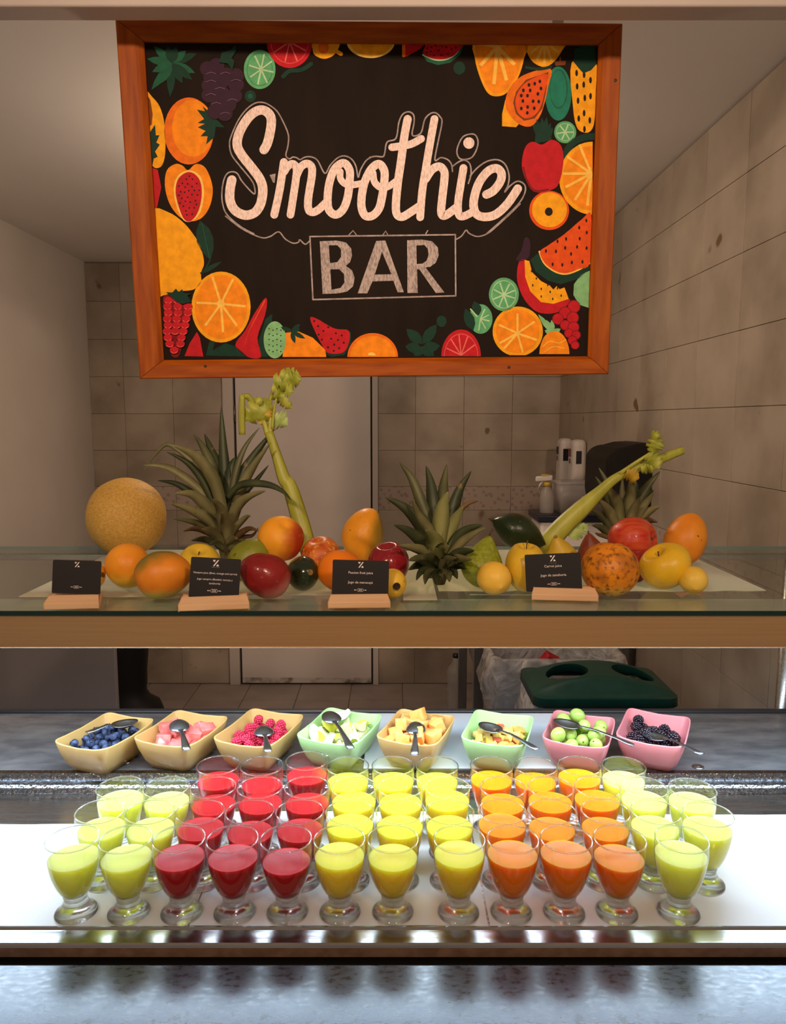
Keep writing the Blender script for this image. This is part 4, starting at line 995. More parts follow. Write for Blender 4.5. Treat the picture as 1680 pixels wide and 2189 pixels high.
fruit('peach', 'yellow and red peach lying on top of the red mango', 'peach', 'peach', 601, 1151, 50, 48, skin('peach1', (240, 160, 36), (246, 174, 50), rough=.5, grad=((.85, 0, -.3), -.004, .03, srgb(176, 56, 18))), (35, 25, 0), Y=1.385, seed=7)
fruit('avocado', 'glossy dark green avocado between the red mango and the oranges', 'avocado', 'mango', 649, 1226, 37, 38, skin('avocado', (24, 34, 18), (34, 46, 24), rough=.16, coat=.5, spots=(120, .66, srgb(70, 84, 50)), grad=((.2, -.3, -.9), .018, .04, srgb(86, 104, 72))), (78, 0, 28), seed=8, scar=.16)  # paler green low down paints the light from the bright tray
fruit('nectarine', 'mottled orange red nectarine behind the avocado', 'nectarine', 'peach', 686, 1191, 43, 44, skin('nect', (214, 120, 40), (176, 70, 26), scale=50, spots=(140, .60, srgb(226, 160, 80))), (20, -15, 0), seed=9)
fruit('orange', 'bright orange half hidden by the middle black card', 'orange', 'orange', 727, 1220, 49, 45, skin('orange2', (240, 132, 26), (232, 118, 20)), (-10, 10, 0), seed=10, scar=.08)
fruit('yellow_mango', 'tall yellow mango standing upright behind the middle card', 'mango', 'mango', 777, 1146, 47, 60, skin('ymango', (222, 146, 30), (230, 158, 40), spots=[(45, .70, srgb(120, 70, 24))], grad=((1, 0, -.2), .006, .03, srgb(150, 116, 30))), (0, 14, 0), Y=1.55, seed=11, bend=.10)
fruit('red_apple', 'dark red apple beside the middle black card', 'apple', 'apple', 830, 1206, 45, 46, skin('rapple', (126, 20, 30), (150, 32, 40), rough=.2, coat=.3, spots=(150, .66, srgb(190, 110, 90))), (10, -5, 0), seed=12)
fruit('guava', 'small yellow guava with a dark crown beside the middle card', 'guava', 'lemon', 838, 1247, 31, 32, skin('guava', (236, 186, 50), (240, 196, 70), spots=(70, .70, srgb(150, 110, 40))), (-96, 0, 18), seed=13, blossom=None)
GP = bpy.data.objects['guava']
_g = MB(); r0 = (GP.data.vertices[0].co - GP.data.vertices[-1].co).length / 2
_g.lathe([(.0062, 0), (.0058, .003), (.003, .0015)], 12, smooth=False)
g_ = _g.build('crown', M_bloss, GP, (.0075, -r0 * .945, .001)); g_.rotation_euler = (R(90), 0, R(14))
fruit('green_pear', 'speckled green pear leaning beside the middle pineapple top', 'pear', 'pear', 1033, 1200, 49, 56, skin('gpear', (128, 138, 34), (146, 152, 44), scale=160, lo=.45, hi=.6, spots=(220, .66, srgb(86, 92, 28))), (0, 14, 10), seed=14, stem=(.30, .045, .10))
fruit('lemon', 'small round yellow lemon on bare glass beside the green pear', 'lemon', 'lemon', 1056, 1236, 37, 36, skin('lemon1', (240, 190, 62), (244, 200, 84), grad=((0, 0, -1), .012, .03, srgb(246, 226, 160))), (-70, 10, 20), seed=15, scar=None, blossom=None)  # cream underside painted in as light rising through the glass
fruit('yellow_apple', 'yellow apple with an upright stem beside the right hand carrot card', 'apple', 'apple', 1123, 1213, 43, 50, skin('yapple2', (222, 180, 44), (232, 194, 62), rough=.32), (5, 0, 0), seed=16, stem=(.42, .035, .06))
fruit('dark_squash', 'dark green squash lying tilted on the pears', 'squash', 'squash', 1110, 1136, 58, 39, skin('squash', (28, 40, 20), (38, 50, 26), rough=.28, spots=(160, .70, srgb(80, 96, 50))), (0, -66, 0), Y=1.44, seed=17, stem=(.16, .10, .08))
fruit('yellow_pear', 'yellow pear with brown marks behind the carrot juice card', 'pear', 'pear', 1196, 1190, 39, 46, skin('ypear', (196, 160, 44), (206, 174, 58), spots=(34, .62, srgb(120, 84, 30))), (20, -20, 0), seed=18, scar=.10)
fruit('red_pear', 'dull red brown pear behind the rough orange', 'pear', 'pear', 1264, 1185, 36, 47, skin('rpear', (112, 48, 30), (136, 66, 36), spots=(120, .68, srgb(150, 100, 60))), (10, -15, 0), seed=19, stem=(.10, .05, .03))
fruit('rough_orange', 'large rough orange with dark brown scuffs beside the carrot card', 'orange', 'orange', 1304, 1217, 62, 58, skin('rorange', (232, 144, 30), (216, 126, 24), bump=.5, bscale=170, spots=[(26, .44, srgb(164, 98, 26), .25), (110, .50, srgb(112, 66, 22), .22)], grad=((0, 0, -1), .014, .04, srgb(238, 190, 84))), (-8, 6, 0), seed=20, scar=.07)  # scuffs are its own; the pale underside is painted light from below
fruit('striped_apple', 'red striped apple lying on its side above the rough orange', 'apple', 'apple', 1352, 1154, 55, 49, skin('gala', (188, 40, 28), (214, 104, 54), scale=16, stretch=(.5, 6, 6), lo=.36, hi=.78, rough=.3, coat=.1), (0, 78, -32), Y=1.44, seed=21, stem=(.22, .03, .03))
fruit('dark_red_apple', 'small dark red apple mostly hidden behind the rough orange', 'apple', 'apple', 1356, 1210, 30, 33, skin('dapple', (140, 26, 24), (160, 40, 30)), (0, 0, 0), seed=22)
fruit('yellow_quince', 'bright yellow quince with a bent stem beside the striped apple', 'quince', 'apple', 1423, 1209, 53, 49, skin('quince', (226, 180, 32), (236, 192, 48), rough=.34), (10, -38, 0), seed=23, stem=(.20, .03, .10))
fruit('orange_mango', 'tall orange mango leaning behind the yellow quince', 'mango', 'mango', 1466, 1152, 46, 56, skin('omango', (224, 134, 30), (232, 148, 40), spots=(70, .72, srgb(90, 50, 20))), (0, 24, 0), Y=1.52, seed=24)
fruit('lemon', 'small pale lemon in front of the yellow quince', 'lemon', 'lemon', 1482, 1240, 30, 29, skin('lemon2', (236, 190, 56), (242, 204, 90)), (-60, 20, 0), seed=25)
fruit('spotted_guava', 'small spotted yellow guava behind the black card beside the pale orange', 'guava', 'lemon', 196, 1230, 29, 31, skin('sguava', (224, 168, 40), (232, 180, 56), spots=(60, .62, srgb(110, 70, 24))), (-80, 0, 30), seed=26)

# ------------------------------------------------------------------ leaves
def strip_leaf(pts, width, fold=.25, thick=.12, side_hint=None, n=4, tip=.04, base=.7, peak=.35, twist=0.0):
    q = catmull(pts, n); m = len(q); vs_ = []; fs = []
    for i in range(m):
        k = i / (m - 1)
        t = (q[min(i+1, m-1)] - q[max(i-1, 0)]).normalized()
        view = (q[i] - CAM).normalized() if side_hint is None else side_hint
        s_ = t.cross(view)
        s_ = s_.normalized() if s_.length > 1e-4 else Vector((1, 0, 0))
        nn = s_.cross(t).normalized()
        if twist:
            Mx = Matrix.Rotation(twist * (.3 + k), 3, t); s_ = Mx @ s_; nn = Mx @ nn
        prof = base + (1 - base) * min(1, k / peak) if k < peak else 1 - (1 - tip) * ((k - peak) / (1 - peak)) ** 1.6
        h = width / 2 * prof
        vs_ += [q[i] - s_ * h, q[i] + nn * (h * fold), q[i] + s_ * h, q[i] + nn * (h * (fold + thick) + .0006)]
    for i in range(m - 1):
        for a in range(4):
            b = (a + 1) % 4; fs.append((i*4+a, i*4+b, i*4+4+b, i*4+4+a))
    fs.append((3, 2, 1, 0)); fs.append(tuple((m-1)*4 + a for a in range(4)))
    return MB().add(vs_, fs, 0, True)
LEAF = [pm('pineapple_leaf_%d' % i, srgb(*a), srgb(*b), scale=24, stretch=(1, 1, .35), rough=.5, bump=.15, bscale=60, spots=(40, .70, srgb(112, 92, 58)))
        for i, (a, b) in enumerate([((50, 58, 34), (70, 76, 46)), ((104, 102, 64), (134, 128, 88)), ((78, 80, 48), (104, 104, 68)), ((120, 92, 58), (90, 66, 40)), ((150, 150, 92), (126, 128, 78))])]
LEAF_T = pm('leaf_tip_dry', srgb(170, 120, 80), srgb(120, 80, 50), scale=60, rough=.7)
M_core = pm('pineapple_core', srgb(92, 84, 50), srgb(70, 64, 38), scale=60, rough=.7, bump=.4, bscale=80)
def crown(label, cv, basept, Y, leaves, corew, s, wsc=1.0):
    bp = W(*cv(*basept), Y)
    bot = WZ(*cv(*basept), SZ + .001) if False else bp
    t = thing('pineapple_top', label, 'pineapple top', bp)
    rnd = random.Random(len(leaves))
    up = W(cv(basept[0], basept[1] - corew * 2.0)[0], cv(basept[0], basept[1] - corew * 2.0)[1], Y) - bp
    cr = corew * s * depth(bp) / F / 2
    low = Vector((0, 0, SZ + .001 - bp.z))
    MB().tube([low, low * .5, up * .3, up * .7, up], [cr * .5, cr * .6, cr * 1.0, cr * .8, cr * .3], 14).build('core', M_core, t)
    for lf in leaves:
        pts, wd, mi = lf[0], lf[1], lf[2]
        dy = lf[3] if len(lf) > 3 else rnd.uniform(-.03, .05)
        m = len(pts); w3 = []
        for i, (x, y) in enumerate(pts):
            k = i / (m - 1); q3 = W(*cv(x, y), Y + (-.012 if dy < 0 else .006) + dy * k ** 1.3); q3.z = max(q3.z, SZ + .004); w3.append(q3 - bp)
        wid = wd * wsc * s * depth(bp) / F
        o = strip_leaf(w3, wid, fold=rnd.uniform(.15, .4), n=5, side_hint=(bp - CAM).normalized(), twist=rnd.uniform(-.5, .5) * .6).build('leaf', LEAF[mi], t)
    return t
S5 = 480 / 1680
k5 = crop(200, 780, S5); k6 = crop(600, 880, S5); k7 = crop(1000, 880, S5)
crown('tall green pineapple top with long arching leaves beside the cantaloupe', k5, (985, 1400), 1.50, [
    ([(1000,1100),(985,850),(968,600),(955,310)], 105, 0, .05), ([(965,1050),(900,800),(820,620),(750,520)], 90, 2, .06), ([(975,1050),(940,800),(880,640),(830,515)], 100, 0, .07),
    ([(910,1120),(800,940),(620,800),(500,755),(370,750)], 80, 1, -.03), ([(920,1100),(800,800),(700,690),(560,595),(470,660),(365,805)], 50, 1, .03),
    ([(910,1080),(820,870),(700,730),(545,650)], 70, 0, -.02), ([(980,1150),(900,860),(760,680),(590,600)], 115, 1, -.05), ([(860,1080),(760,980),(620,890),(480,865)], 70, 0, .03),
    ([(930,1180),(850,1060),(740,970),(610,960)], 110, 1, -.06), ([(940,1250),(850,1150),(720,1080),(570,1035)], 100, 1, -.08), ([(910,1270),(800,1195),(700,1165),(590,1150)], 60, 2, -.07),
    ([(940,1310),(830,1240),(750,1225),(670,1245)], 60, 3, -.09), ([(950,1350),(850,1310),(790,1305),(730,1315)], 60, 2, -.08), ([(1000,1180),(1060,820),(1130,620),(1240,470)], 60, 2, .04),
    ([(1030,1180),(1090,880),(1200,680),(1355,480)], 105, 0, .06), ([(1040,1200),(1090,960),(1200,750),(1325,580)], 95, 1, .0), ([(1050,1200),(1120,980),(1220,860),(1310,750)], 60, 0, .05),
    ([(1000,1000),(1080,910),(1180,885),(1320,900),(1420,950),(1480,1015)], 70, 0, -.08), ([(1010,1230),(1060,1080),(1150,990),(1290,940)], 95, 1, -.05), ([(1020,1300),(1070,1210),(1140,1140),(1175,1130)], 60, 1, -.06),
    ([(1030,1330),(1100,1260),(1170,1225),(1240,1245)], 60, 3, -.05), ([(1030,1340),(1120,1290),(1190,1275),(1235,1215)], 40, 3, -.02), ([(1000,1350),(1000,1230),(985,1150),(960,1105)], 120, 1, -.10),
    ([(980,1320),(975,1180),(945,1070),(895,1005)], 115, 1, -.09), ([(975,1370),(920,1280),(870,1240),(810,1228)], 100, 1, -.12), ([(985,1350),(1020,1310),(1050,1295),(1078,1302)], 60, 1, -.11),
    ([(985,1390),(940,1350),(900,1335),(860,1350)], 70, 2, -.10), ([(1000,1390),(1060,1340),(1120,1320),(1170,1330)], 60, 2, -.08), ([(1000,1100),(1010,900),(1030,760),(1060,690)], 100, 0, .03)], 120, S5, .84)
crown('middle pineapple top with blunt cut leaves beside the green pear', k6, (1190, 1290), 1.335, [
    ([(1150,950),(1060,700),(980,500),(890,385)], 85, 2, .05), ([(1170,900),(1140,680),(1120,530),(1088,405)], 95, 0, .05), ([(1200,900),(1212,650),(1222,520),(1242,395)], 85, 2, .06), ([(1240,950),(1285,750),(1340,580),(1425,445)], 95, 0, .04),
    ([(1185,1020),(1195,840),(1215,700),(1250,600)], 125, 4, -.03), ([(1130,1020),(1040,840),(930,720),(780,638)], 100, 0, -.02), ([(1190,1020),(1110,880),(1030,770),(985,650)], 75, 1, -.04), ([(1205,1060),(1270,880),(1320,780),(1362,715)], 95, 4, -.03),
    ([(1150,1100),(1050,970),(950,890),(848,848)], 90, 0, -.05), ([(1195,1120),(1160,1000),(1125,930),(1085,885)], 140, 4, -.07), ([(1230,1090),(1310,960),(1400,880),(1515,845)], 90, 0, -.03), ([(1240,1120),(1330,1000),(1430,920),(1530,868)], 70, 1, -.05),
    ([(1170,1140),(1080,1050),(980,1015),(880,1000)], 80, 1, -.07), ([(1200,1140),(1200,1060),(1215,1020),(1255,1008)], 110, 4, -.10), ([(1225,1140),(1310,1070),(1380,1045),(1450,1040)], 80, 0, -.06), ([(1180,1190),(1090,1120),(1020,1100),(955,1115)], 80, 2, -.08),
    ([(1210,1180),(1290,1110),(1360,1100),(1435,1108)], 75, 1, -.09), ([(1185,1210),(1090,1150),(1020,1150),(955,1185)], 80, 0, -.07), ([(1215,1200),(1290,1150),(1340,1150),(1390,1180)], 80, 0, -.07),
    ([(1190,1230),(1110,1190),(1050,1200),(1015,1262)], 75, 0, -.08), ([(1190,1230),(1130,1210),(1090,1230),(1078,1292)], 75, 2, -.09), ([(1190,1225),(1175,1210),(1165,1240),(1170,1300)], 80, 0, -.10), ([(1200,1230),(1240,1200),(1255,1220),(1262,1275)], 80, 2, -.09), ([(1205,1225),(1270,1195),(1300,1205),(1322,1252)], 75, 0, -.08),
    ([(1260,950),(1330,760),(1400,690),(1480,668)], 45, 3, .03), ([(1140,950),(1080,740),(1030,620),(975,535)], 70, 2, .06), ([(1195,1170),(1150,1110),(1100,1085),(1060,1095)], 70, 2, -.11), ([(1200,1180),(1225,1120),(1260,1100),(1310,1095)], 70, 1, -.11),
    ([(1190,950),(1165,800),(1150,700),(1145,640)], 90, 2, .03)], 130, S5)
crown('small pineapple top behind the red striped apple', k7, (1160, 960), 1.625, [
    ([(1120,850),(1075,640),(1035,520),(978,418)], 60, 2, .03), ([(1110,860),(1060,680),(1010,570),(953,483)], 50, 2, .0), ([(1150,900),(1120,720),(1080,620),(1020,545)], 95, 1, -.05), ([(1160,850),(1160,700),(1155,600),(1158,490)], 60, 1, .03),
    ([(1180,880),(1205,700),(1220,580),(1232,478)], 90, 1, -.02), ([(1200,860),(1270,680),(1350,550),(1440,445)], 80, 2, .02), ([(1220,880),(1290,740),(1350,660),(1392,600)], 60, 1, -.04), ([(1190,900),(1225,780),(1255,700),(1288,640)], 80, 1, -.07),
    ([(1230,890),(1310,780),(1380,730),(1440,708)], 70, 1, -.02), ([(1130,920),(1080,790),(1030,710),(978,655)], 80, 1, -.06), ([(1100,930),(1030,820),(960,750),(885,722)], 55, 2, -.05), ([(1090,950),(1030,890),(980,860),(928,850)], 60, 2, -.06),
    ([(1090,960),(1020,930),(980,920),(950,905)], 35, 3, -.06), ([(1230,920),(1310,830),(1370,815),(1420,828)], 55, 3, -.05), ([(1180,900),(1240,620),(1255,560),(1260,520)], 60, 0, .05), ([(1200,900),(1310,650),(1350,610),(1390,590)], 70, 0, .03)], 110, S5)

M_cel = pm('celery_stalk', srgb(150, 152, 48), srgb(172, 172, 66), scale=40, stretch=(1, 1, .2), rough=.42, bump=.25, bscale=90, sss=.15, sscale=.006)
M_cell = pm('celery_leaf', srgb(132, 146, 40), srgb(170, 172, 66), scale=60, rough=.45, bump=.2, bscale=120, sss=.15, sscale=.004)
M_cely = pm('celery_leaf_yellow', srgb(190, 160, 44), srgb(160, 130, 36), scale=70, rough=.5)
M_celp = pm('celery_leaf_pale', srgb(150, 176, 96), srgb(180, 196, 120), scale=70, rough=.5)
def jag_leaf(a, b, width, mat, parent, seed, droop=.3, lobes=4):
    """toothed leaf from a to b"""
    a, b = Vector(a), Vector(b); t = b - a; L_ = t.length; t.normalize()
    rnd = random.Random(seed); view = Vector((rnd.uniform(-.3, .3), 1, rnd.uniform(-.2, .4))).normalized(); s_ = t.cross(view).normalized(); nn = s_.cross(t).normalized()
    m = lobes * 4; spine = []; lft = []; rgt = []
    for i in range(m + 1):
        k = i / m
        c_ = a + t * (L_ * k) + nn * (-droop * L_ * (k - .5) ** 2 + .05 * L_ * math.sin(k * 9 + seed))
        ww = width * .72 * math.sin(PI * min(1, .12 + .86 * k)) ** .7 * (1 - .42 * (i % 4 == 3) + .12 * rnd.uniform(-1, 1) - .10 * (i % 2))
        cu = .25 * math.sin(k * 7 + seed)
        spine.append(c_); lft.append(c_ - s_ * ww + nn * (ww * (.12 + cu))); rgt.append(c_ + s_ * ww + nn * (ww * (.12 - cu)))
    th = nn * .0008; n = m + 1
    vs_ = spine + lft + rgt; vs_ = vs_ + [p + th for p in vs_]; K = 3 * n; fs = []
    for i in range(m):
        fs += [(i, i+1, n+i+1, n+i), (i+1, i, 2*n+i, 2*n+i+1), (K+i+1, K+i, K+n+i, K+n+i+1), (K+i, K+i+1, K+2*n+i+1, K+2*n+i), (n+i, n+i+1, K+n+i+1, K+n+i), (2*n+i+1, 2*n+i, K+2*n+i, K+2*n+i+1)]
    return MB().add(vs_, fs, 0, True).build('leaf', mat, parent)
def stalk(pts, ws, name, mat, parent, n=4):
    """ribbed U section celery stalk"""
    q = catmull(pts, n); wq = [p.x for p in catmull([(w_, 0, 0) for w_ in ws], n)]; m = len(q); sec = 16; vs_ = []; fs = []
    for i in range(m):
        t = (q[min(i+1, m-1)] - q[max(i-1, 0)]).normalized(); s_ = t.cross(Vector((0, 1, 0))).normalized(); nn = s_.cross(t).normalized()
        for k in range(sec):
            a = 2 * PI * k / sec; rr = wq[i] / 2 * (1 + .07 * math.cos(8 * a))
            x = rr * math.cos(a); y = rr * .62 * math.sin(a)
            if math.sin(a) > .3: y *= .35
            vs_.append(q[i] + s_ * x - nn * y * -1)
    for i in range(m - 1):
        for k in range(sec):
            k2 = (k + 1) % sec; fs.append((i*sec+k, i*sec+k2, (i+1)*sec+k2, (i+1)*sec+k))
    fs.append(tuple(range(sec))[::-1]); fs.append(tuple((m-1)*sec + k for k in range(sec)))
    return MB().add(vs_, fs, 0, True).build(name, mat, parent)
def celery(label, base, body):
    t = thing('celery_stick', label, 'celery', base); body(t, base); return t
px2m = lambda w_, Y: w_ * S5 * Y / F
def cel1(t, b):
    Y0 = 1.52
    def q(x, y, Y): return W(*k5(x, y), Y) - b
    stalk([q(1640, 1510, 1.475), q(1610, 1400, 1.49), q(1550, 1180, 1.51), q(1470, 920, 1.53), q(1425, 850, 1.535), q(1370, 680, 1.545), q(1310, 500, 1.55)], [px2m(w_, 1.5) for w_ in (110, 120, 125, 110, 95, 75, 62)], 'stalk', M_cel, t)
    stalk([q(1320, 560, 1.55), q(1325, 400, 1.555), q(1322, 280, 1.56), q(1345, 190, 1.56), q(1400, 130, 1.56)], [px2m(w_, 1.5) for w_ in (45, 36, 28, 24, 18)], 'leaf_stem', M_cel, t)
    stalk([q(1335, 480, 1.55), q(1350, 340, 1.55), q(1368, 250, 1.55)], [px2m(w_, 1.5) for w_ in (24, 18, 14)], 'leaf_stem', M_cel, t)
    stalk([q(1112, 225, 1.54), q(1108, 380, 1.54), q(1112, 522, 1.54)], [px2m(w_, 1.5) for w_ in (42, 48, 46)], 'cut_branch', M_cel, t)
    stalk([q(1112, 240, 1.541), q(1160, 240, 1.545), q(1200, 310, 1.55), q(1270, 420, 1.555), q(1300, 520, 1.55)], [px2m(w_, 1.5) for w_ in (36, 42, 44, 40, 40)], 'cut_branch', M_cel, t)
    for i, (x0, y0, x1, y1, wd, m_) in enumerate([(1350,120,1555,110,120,M_cell),(1340,160,1500,200,110,M_cell),(1350,220,1490,325,70,M_cell),(1330,290,1130,410,150,M_cell),(1320,330,1240,440,80,M_cely),(1345,390,1450,450,120,M_celp),(1215,260,1260,290,60,M_cell),(1400,70,1550,90,90,M_cell)]):
        jag_leaf(q(x0, y0, 1.552), q(x1, y1, 1.545 + .008 * (i % 3)), px2m(wd, 1.5), m_, t, i + 3)
celery('upright celery stick with curled leaves rising in front of the white door', W(*k5(1610, 1400), 1.50), cel1)
def cel2(t, b):
    def q(x, y, Y): return W(*k7(x, y), Y) - b
    stalk([q(500, 1090, 1.44), q(600, 980, 1.48), q(720, 850, 1.49), q(860, 720, 1.50), q(1000, 590, 1.51), q(1090, 510, 1.515), q(1200, 450, 1.52), q(1400, 370, 1.53), q(1610, 288, 1.54)], [px2m(w_, 1.5) for w_ in (150, 150, 140, 125, 85, 70, 62, 70, 58)], 'stalk', M_cel, t)
    stalk([q(1130, 470, 1.515), q(1250, 385, 1.51), q(1370, 305, 1.51), q(1410, 250, 1.51)], [px2m(w_, 1.5) for w_ in (34, 26, 22, 14)], 'leaf_stem', M_cel, t)
    for i, (x0, y0, x1, y1, wd, m_) in enumerate([(1380,300,1430,190,90,M_cell),(1425,210,1375,145,60,M_cell),(1350,320,1430,420,100,M_cell),(1300,430,1390,430,70,M_cell),(1180,460,1280,500,90,M_cely),(1230,460,1250,530,50,M_cely),(840,840,780,960,90,M_celp),(840,840,870,910,80,M_celp),(850,665,900,650,40,M_celp),(820,690,815,740,50,M_celp)]):
        jag_leaf(q(x0, y0, 1.505), q(x1, y1, 1.49 + .01 * (i % 3)), px2m(wd, 1.5), m_, t, i + 20)
celery('leaning celery stick with a cut end in front of the black towel dispenser', W(*k7(600, 980), 1.48), cel2)

# ------------------------------------------------------------------ black cards in wooden holders
M_card = pm('black_card', srgb(24, 19, 20), srgb(28, 22, 23), scale=20, rough=0.38)
M_print = pm('card_print', srgb(232, 220, 214), rough=0.5)
M_holder = pm('pale_wood', srgb(226, 184, 142), srgb(214, 170, 128), scale=16, stretch=(.4, 3, 3), rough=0.5, bump=.05, bscale=60)
def text_mesh(body, size, shear=0.0):
    cu = bpy.data.curves.new('t', 'FONT'); cu.body = body; cu.size = size; cu.align_x = 'CENTER'; cu.align_y = 'CENTER'; cu.extrude = 0.00005; cu.shear = shear; cu.resolution_u = 2
    o = bpy.data.objects.new('t', cu); col.objects.link(o); dg = bpy.context.evaluated_depsgraph_get(); dg.update()
    me = bpy.data.meshes.new_from_object(o.evaluated_get(dg)); bpy.data.objects.remove(o); bpy.data.curves.remove(cu)
    me.materials.clear(); me.materials.append(M_print); return me
def card(corners, block, lines, lab, hlab, yaw):
    """corners TL TR BR BL in the photograph; block = left, right, bottom front row of its holder"""
    bl, br, by = block
    pb = WZ((bl + br) / 2, by, SZ + .001); D = depth(pb)
    wB = (br - bl) * D / F; dB = .034; hB = .020
    rz = R(yaw); loc = Vector((pb.x, pb.y + dB / 2 * math.cos(rz), SZ + .0006))
    h = thing('card_holder', hlab, 'card holder', loc, rz)
    mb = MB()
    # wedge block: low front, higher back, chamfered ends
    x = wB / 2
    prof = [(-dB/2, 0), (-dB/2, .010), (-dB*.10, hB), (-dB*.02, hB), (-dB*.02, .010), (dB*.08, .010), (dB*.08, hB), (dB/2, hB), (dB/2, 0)]
    vs_ = []
    for s_ in (-1, 1):
        for (y, z) in prof:
            vs_.append((s_ * (x + (.004 if y < -dB*.3 else 0)), y, z))
    n = len(prof)
    mb.add(vs_, [(i, (i+1) % n, n + (i+1) % n, n + i) for i in range(n)] + [tuple(range(n)), tuple(range(n, 2*n))[::-1]])
    o = mb.build('block', M_holder, h)
    bv = o.modifiers.new('b', 'BEVEL'); bv.width = .0012; bv.segments = 2; bv.limit_method = 'ANGLE'
    # card
    yc = loc.y + .001
    c = [W(a, b_, yc) for a, b_ in corners]
    wC = ((c[1] - c[0]).length + (c[2] - c[3]).length) / 2; hC = ((c[0] - c[3]).length + (c[1] - c[2]).length) / 2
    mid = (c[0] + c[1] + c[2] + c[3]) / 4; ux = ((c[1] - c[0]) + (c[2] - c[3])).normalized()
    roll = math.atan2(ux.z, ux.x)
    t = thing('black_card', lab, 'card', (mid.x, yc, mid.z), rz); t.rotation_euler = (R(-7), -roll, rz)
    hC2 = hC + .006
    pts = [(x_, y_) for x_, y_ in rrect(wC, hC2, .0025, 3)]
    vs_ = [(a, -.0004, b_ - .003) for a, b_ in pts] + [(a, .0004, b_ - .003) for a, b_ in pts]; n = len(pts)
    cp = MB().add(vs_, [tuple(range(n)), tuple(range(n, 2*n))[::-1]] + [(i, n + i, n + (i+1) % n, (i+1) % n) for i in range(n)]).build('card_sheet', M_card, t)
    def mark(me, x_, z_): 
        q = newobj('printed_line', me, cp, (x_, -.0005, z_)); q.rotation_euler = (R(90), 0, 0)
    for (txt, z_, sz) in lines: mark(text_mesh(txt, sz * hC, .0), 0, z_ * hC)
    # emblem: two slanted bars with a small corner stroke each
    e = MB(); u = hC * .085; zc = hC * .36
    e.add([(-u*.9, -.0006, zc-u), (-u*.45, -.0006, zc-u), (u*.95, -.0006, zc+u), (u*.5, -.0006, zc+u)], [(0, 1, 2, 3)])
    e.add([(-u*.95, -.0006, zc+u), (-u*.1, -.0006, zc+u), (-u*.5, -.0006, zc+u*.3), (-u*.95, -.0006, zc+u*.7)], [(0, 1, 2, 3)])
    e.add([(u*.95, -.0006, zc-u), (u*.1, -.0006, zc-u), (u*.5, -.0006, zc-u*.3), (u*.95, -.0006, zc-u*.7)], [(0, 1, 2, 3)])
    e.build('emblem', M_print, cp)
    # ornament row
    e = MB(); zc = -hC * .40; u = hC * .05
    for k in (-1, 0, 1):
        for (a, b_) in (((-u, 0), (0, u)), ((0, u), (u, 0)), ((u, 0), (0, -u)), ((0, -u), (-u, 0))):
            d_ = Vector((b_[0] - a[0], 0, b_[1] - a[1])).normalized(); nx = Vector((-d_.z, 0, d_.x)) * u * .07
            p0 = Vector((a[0] + k * u * 1.1, -.0006, a[1] + zc)); p1 = Vector((b_[0] + k * u * 1.1, -.0006, b_[1] + zc)); e.add([p0 + nx, p1 + nx, p1 - nx, p0 - nx], [(0, 1, 2, 3)])
    for k in (-1, 1):
        for q in (2.7, 3.4): e.add([(k * u * q + u * .28 * math.cos(2*PI*j/8), -.0006, zc + u * .28 * math.sin(2*PI*j/8)) for j in range(8)], [tuple(range(8))])
    e.build('ornament', M_print, cp)
sc5 = lambda *a: [k5(x, y) for x, y in a]; sc6 = lambda *a: [k6(x, y) for x, y in a]; sc7 = lambda *a: [k7(x, y) for x, y in a]
card(sc5((750,1432),(1115,1467),(1070,1725),(703,1700)), (386, 523, 1304), [('Vampire juice (Beet, orange and carrot)', .08, .073), ('Jugo vampiro (Betabel, naranja y', -.09, .073), ('zanahoria)', -.20, .073), ('____ ____', .265, .05)], 'black card reading vampire juice standing in a pale wood holder', 'pale wood card holder carrying the vampire juice card', 8)
card(sc6((405,1107),(822,1122),(795,1362),(368,1350)), (706, 828, 1300), [('Passion fruit juice', .12, .105), ('Jugo de maracuyá', -.17, .105)], 'black card reading passion fruit juice standing in a pale wood holder', 'pale wood card holder carrying the passion fruit juice card', 2)
card(sc7((418,1070),(830,1060),(858,1290),(447,1330)), (1145, 1274, 1284), [('Carrot juice', .13, .105), ('Jugo de zanahoria', -.14, .105), ('____ ____', .24, .05)], 'black card reading carrot juice standing in a pale wood holder', 'pale wood card holder carrying the carrot juice card', -6)
card([(118, 1196), (219, 1202), (210, 1262), (110, 1258)], (100, 203, 1302), [], 'black card standing beside the pale orange and spotted guava', 'pale wood card holder carrying the card beside the pale orange', 5)

# ------------------------------------------------------------------ juice glasses
M_glass = thin_glass('drinking_glass', (0.955, 0.965, 0.96), 1.1, 0.0, 0.085)
M_rimg = solid_glass('glass_rim', (0.97, 0.98, 0.97), .75)
M_foot = solid_glass('glass_foot', (0.99, 1.0, 1.0), .92, 0.0, .03)
def juice(name, c, rad, sc=.020): return pm('juice_' + name, c, rough=.32, sss=1.0, srad=rad, sscale=sc, spec=.14)
J = {'lime': juice('lime', (.985, .92, .16), (1, .95, .3), .035), 'yellow': juice('yellow', (.995, .70, .045), (1, .72, .1), .032), 'orange': juice('orange', (1, .245, .007), (1, .4, .03), .026), 'red': juice('red', (.50, .016, .018), (1, .10, .08), .012)}
bowlp = [(.0135, .0285), (.0172, .0305), (.0210, .0350), (.0250, .0430), (.0286, .0530), (.0316, .0645), (.0336, .0770), (.0346, .0880), (.0348, .0970), (.0345, .1060)]
me_bowl = MB().lathe(bowlp, 40, 0, True, None, False)
tor = []; n1, n2 = 40, 6
for i in range(n1):
    for k in range(n2):
        a = 2*PI*i/n1; b = 2*PI*k/n2; r = .0338 + .0011 * math.cos(b); tor.append((r*math.cos(a), r*math.sin(a), .1060 + .0011*math.sin(b)))
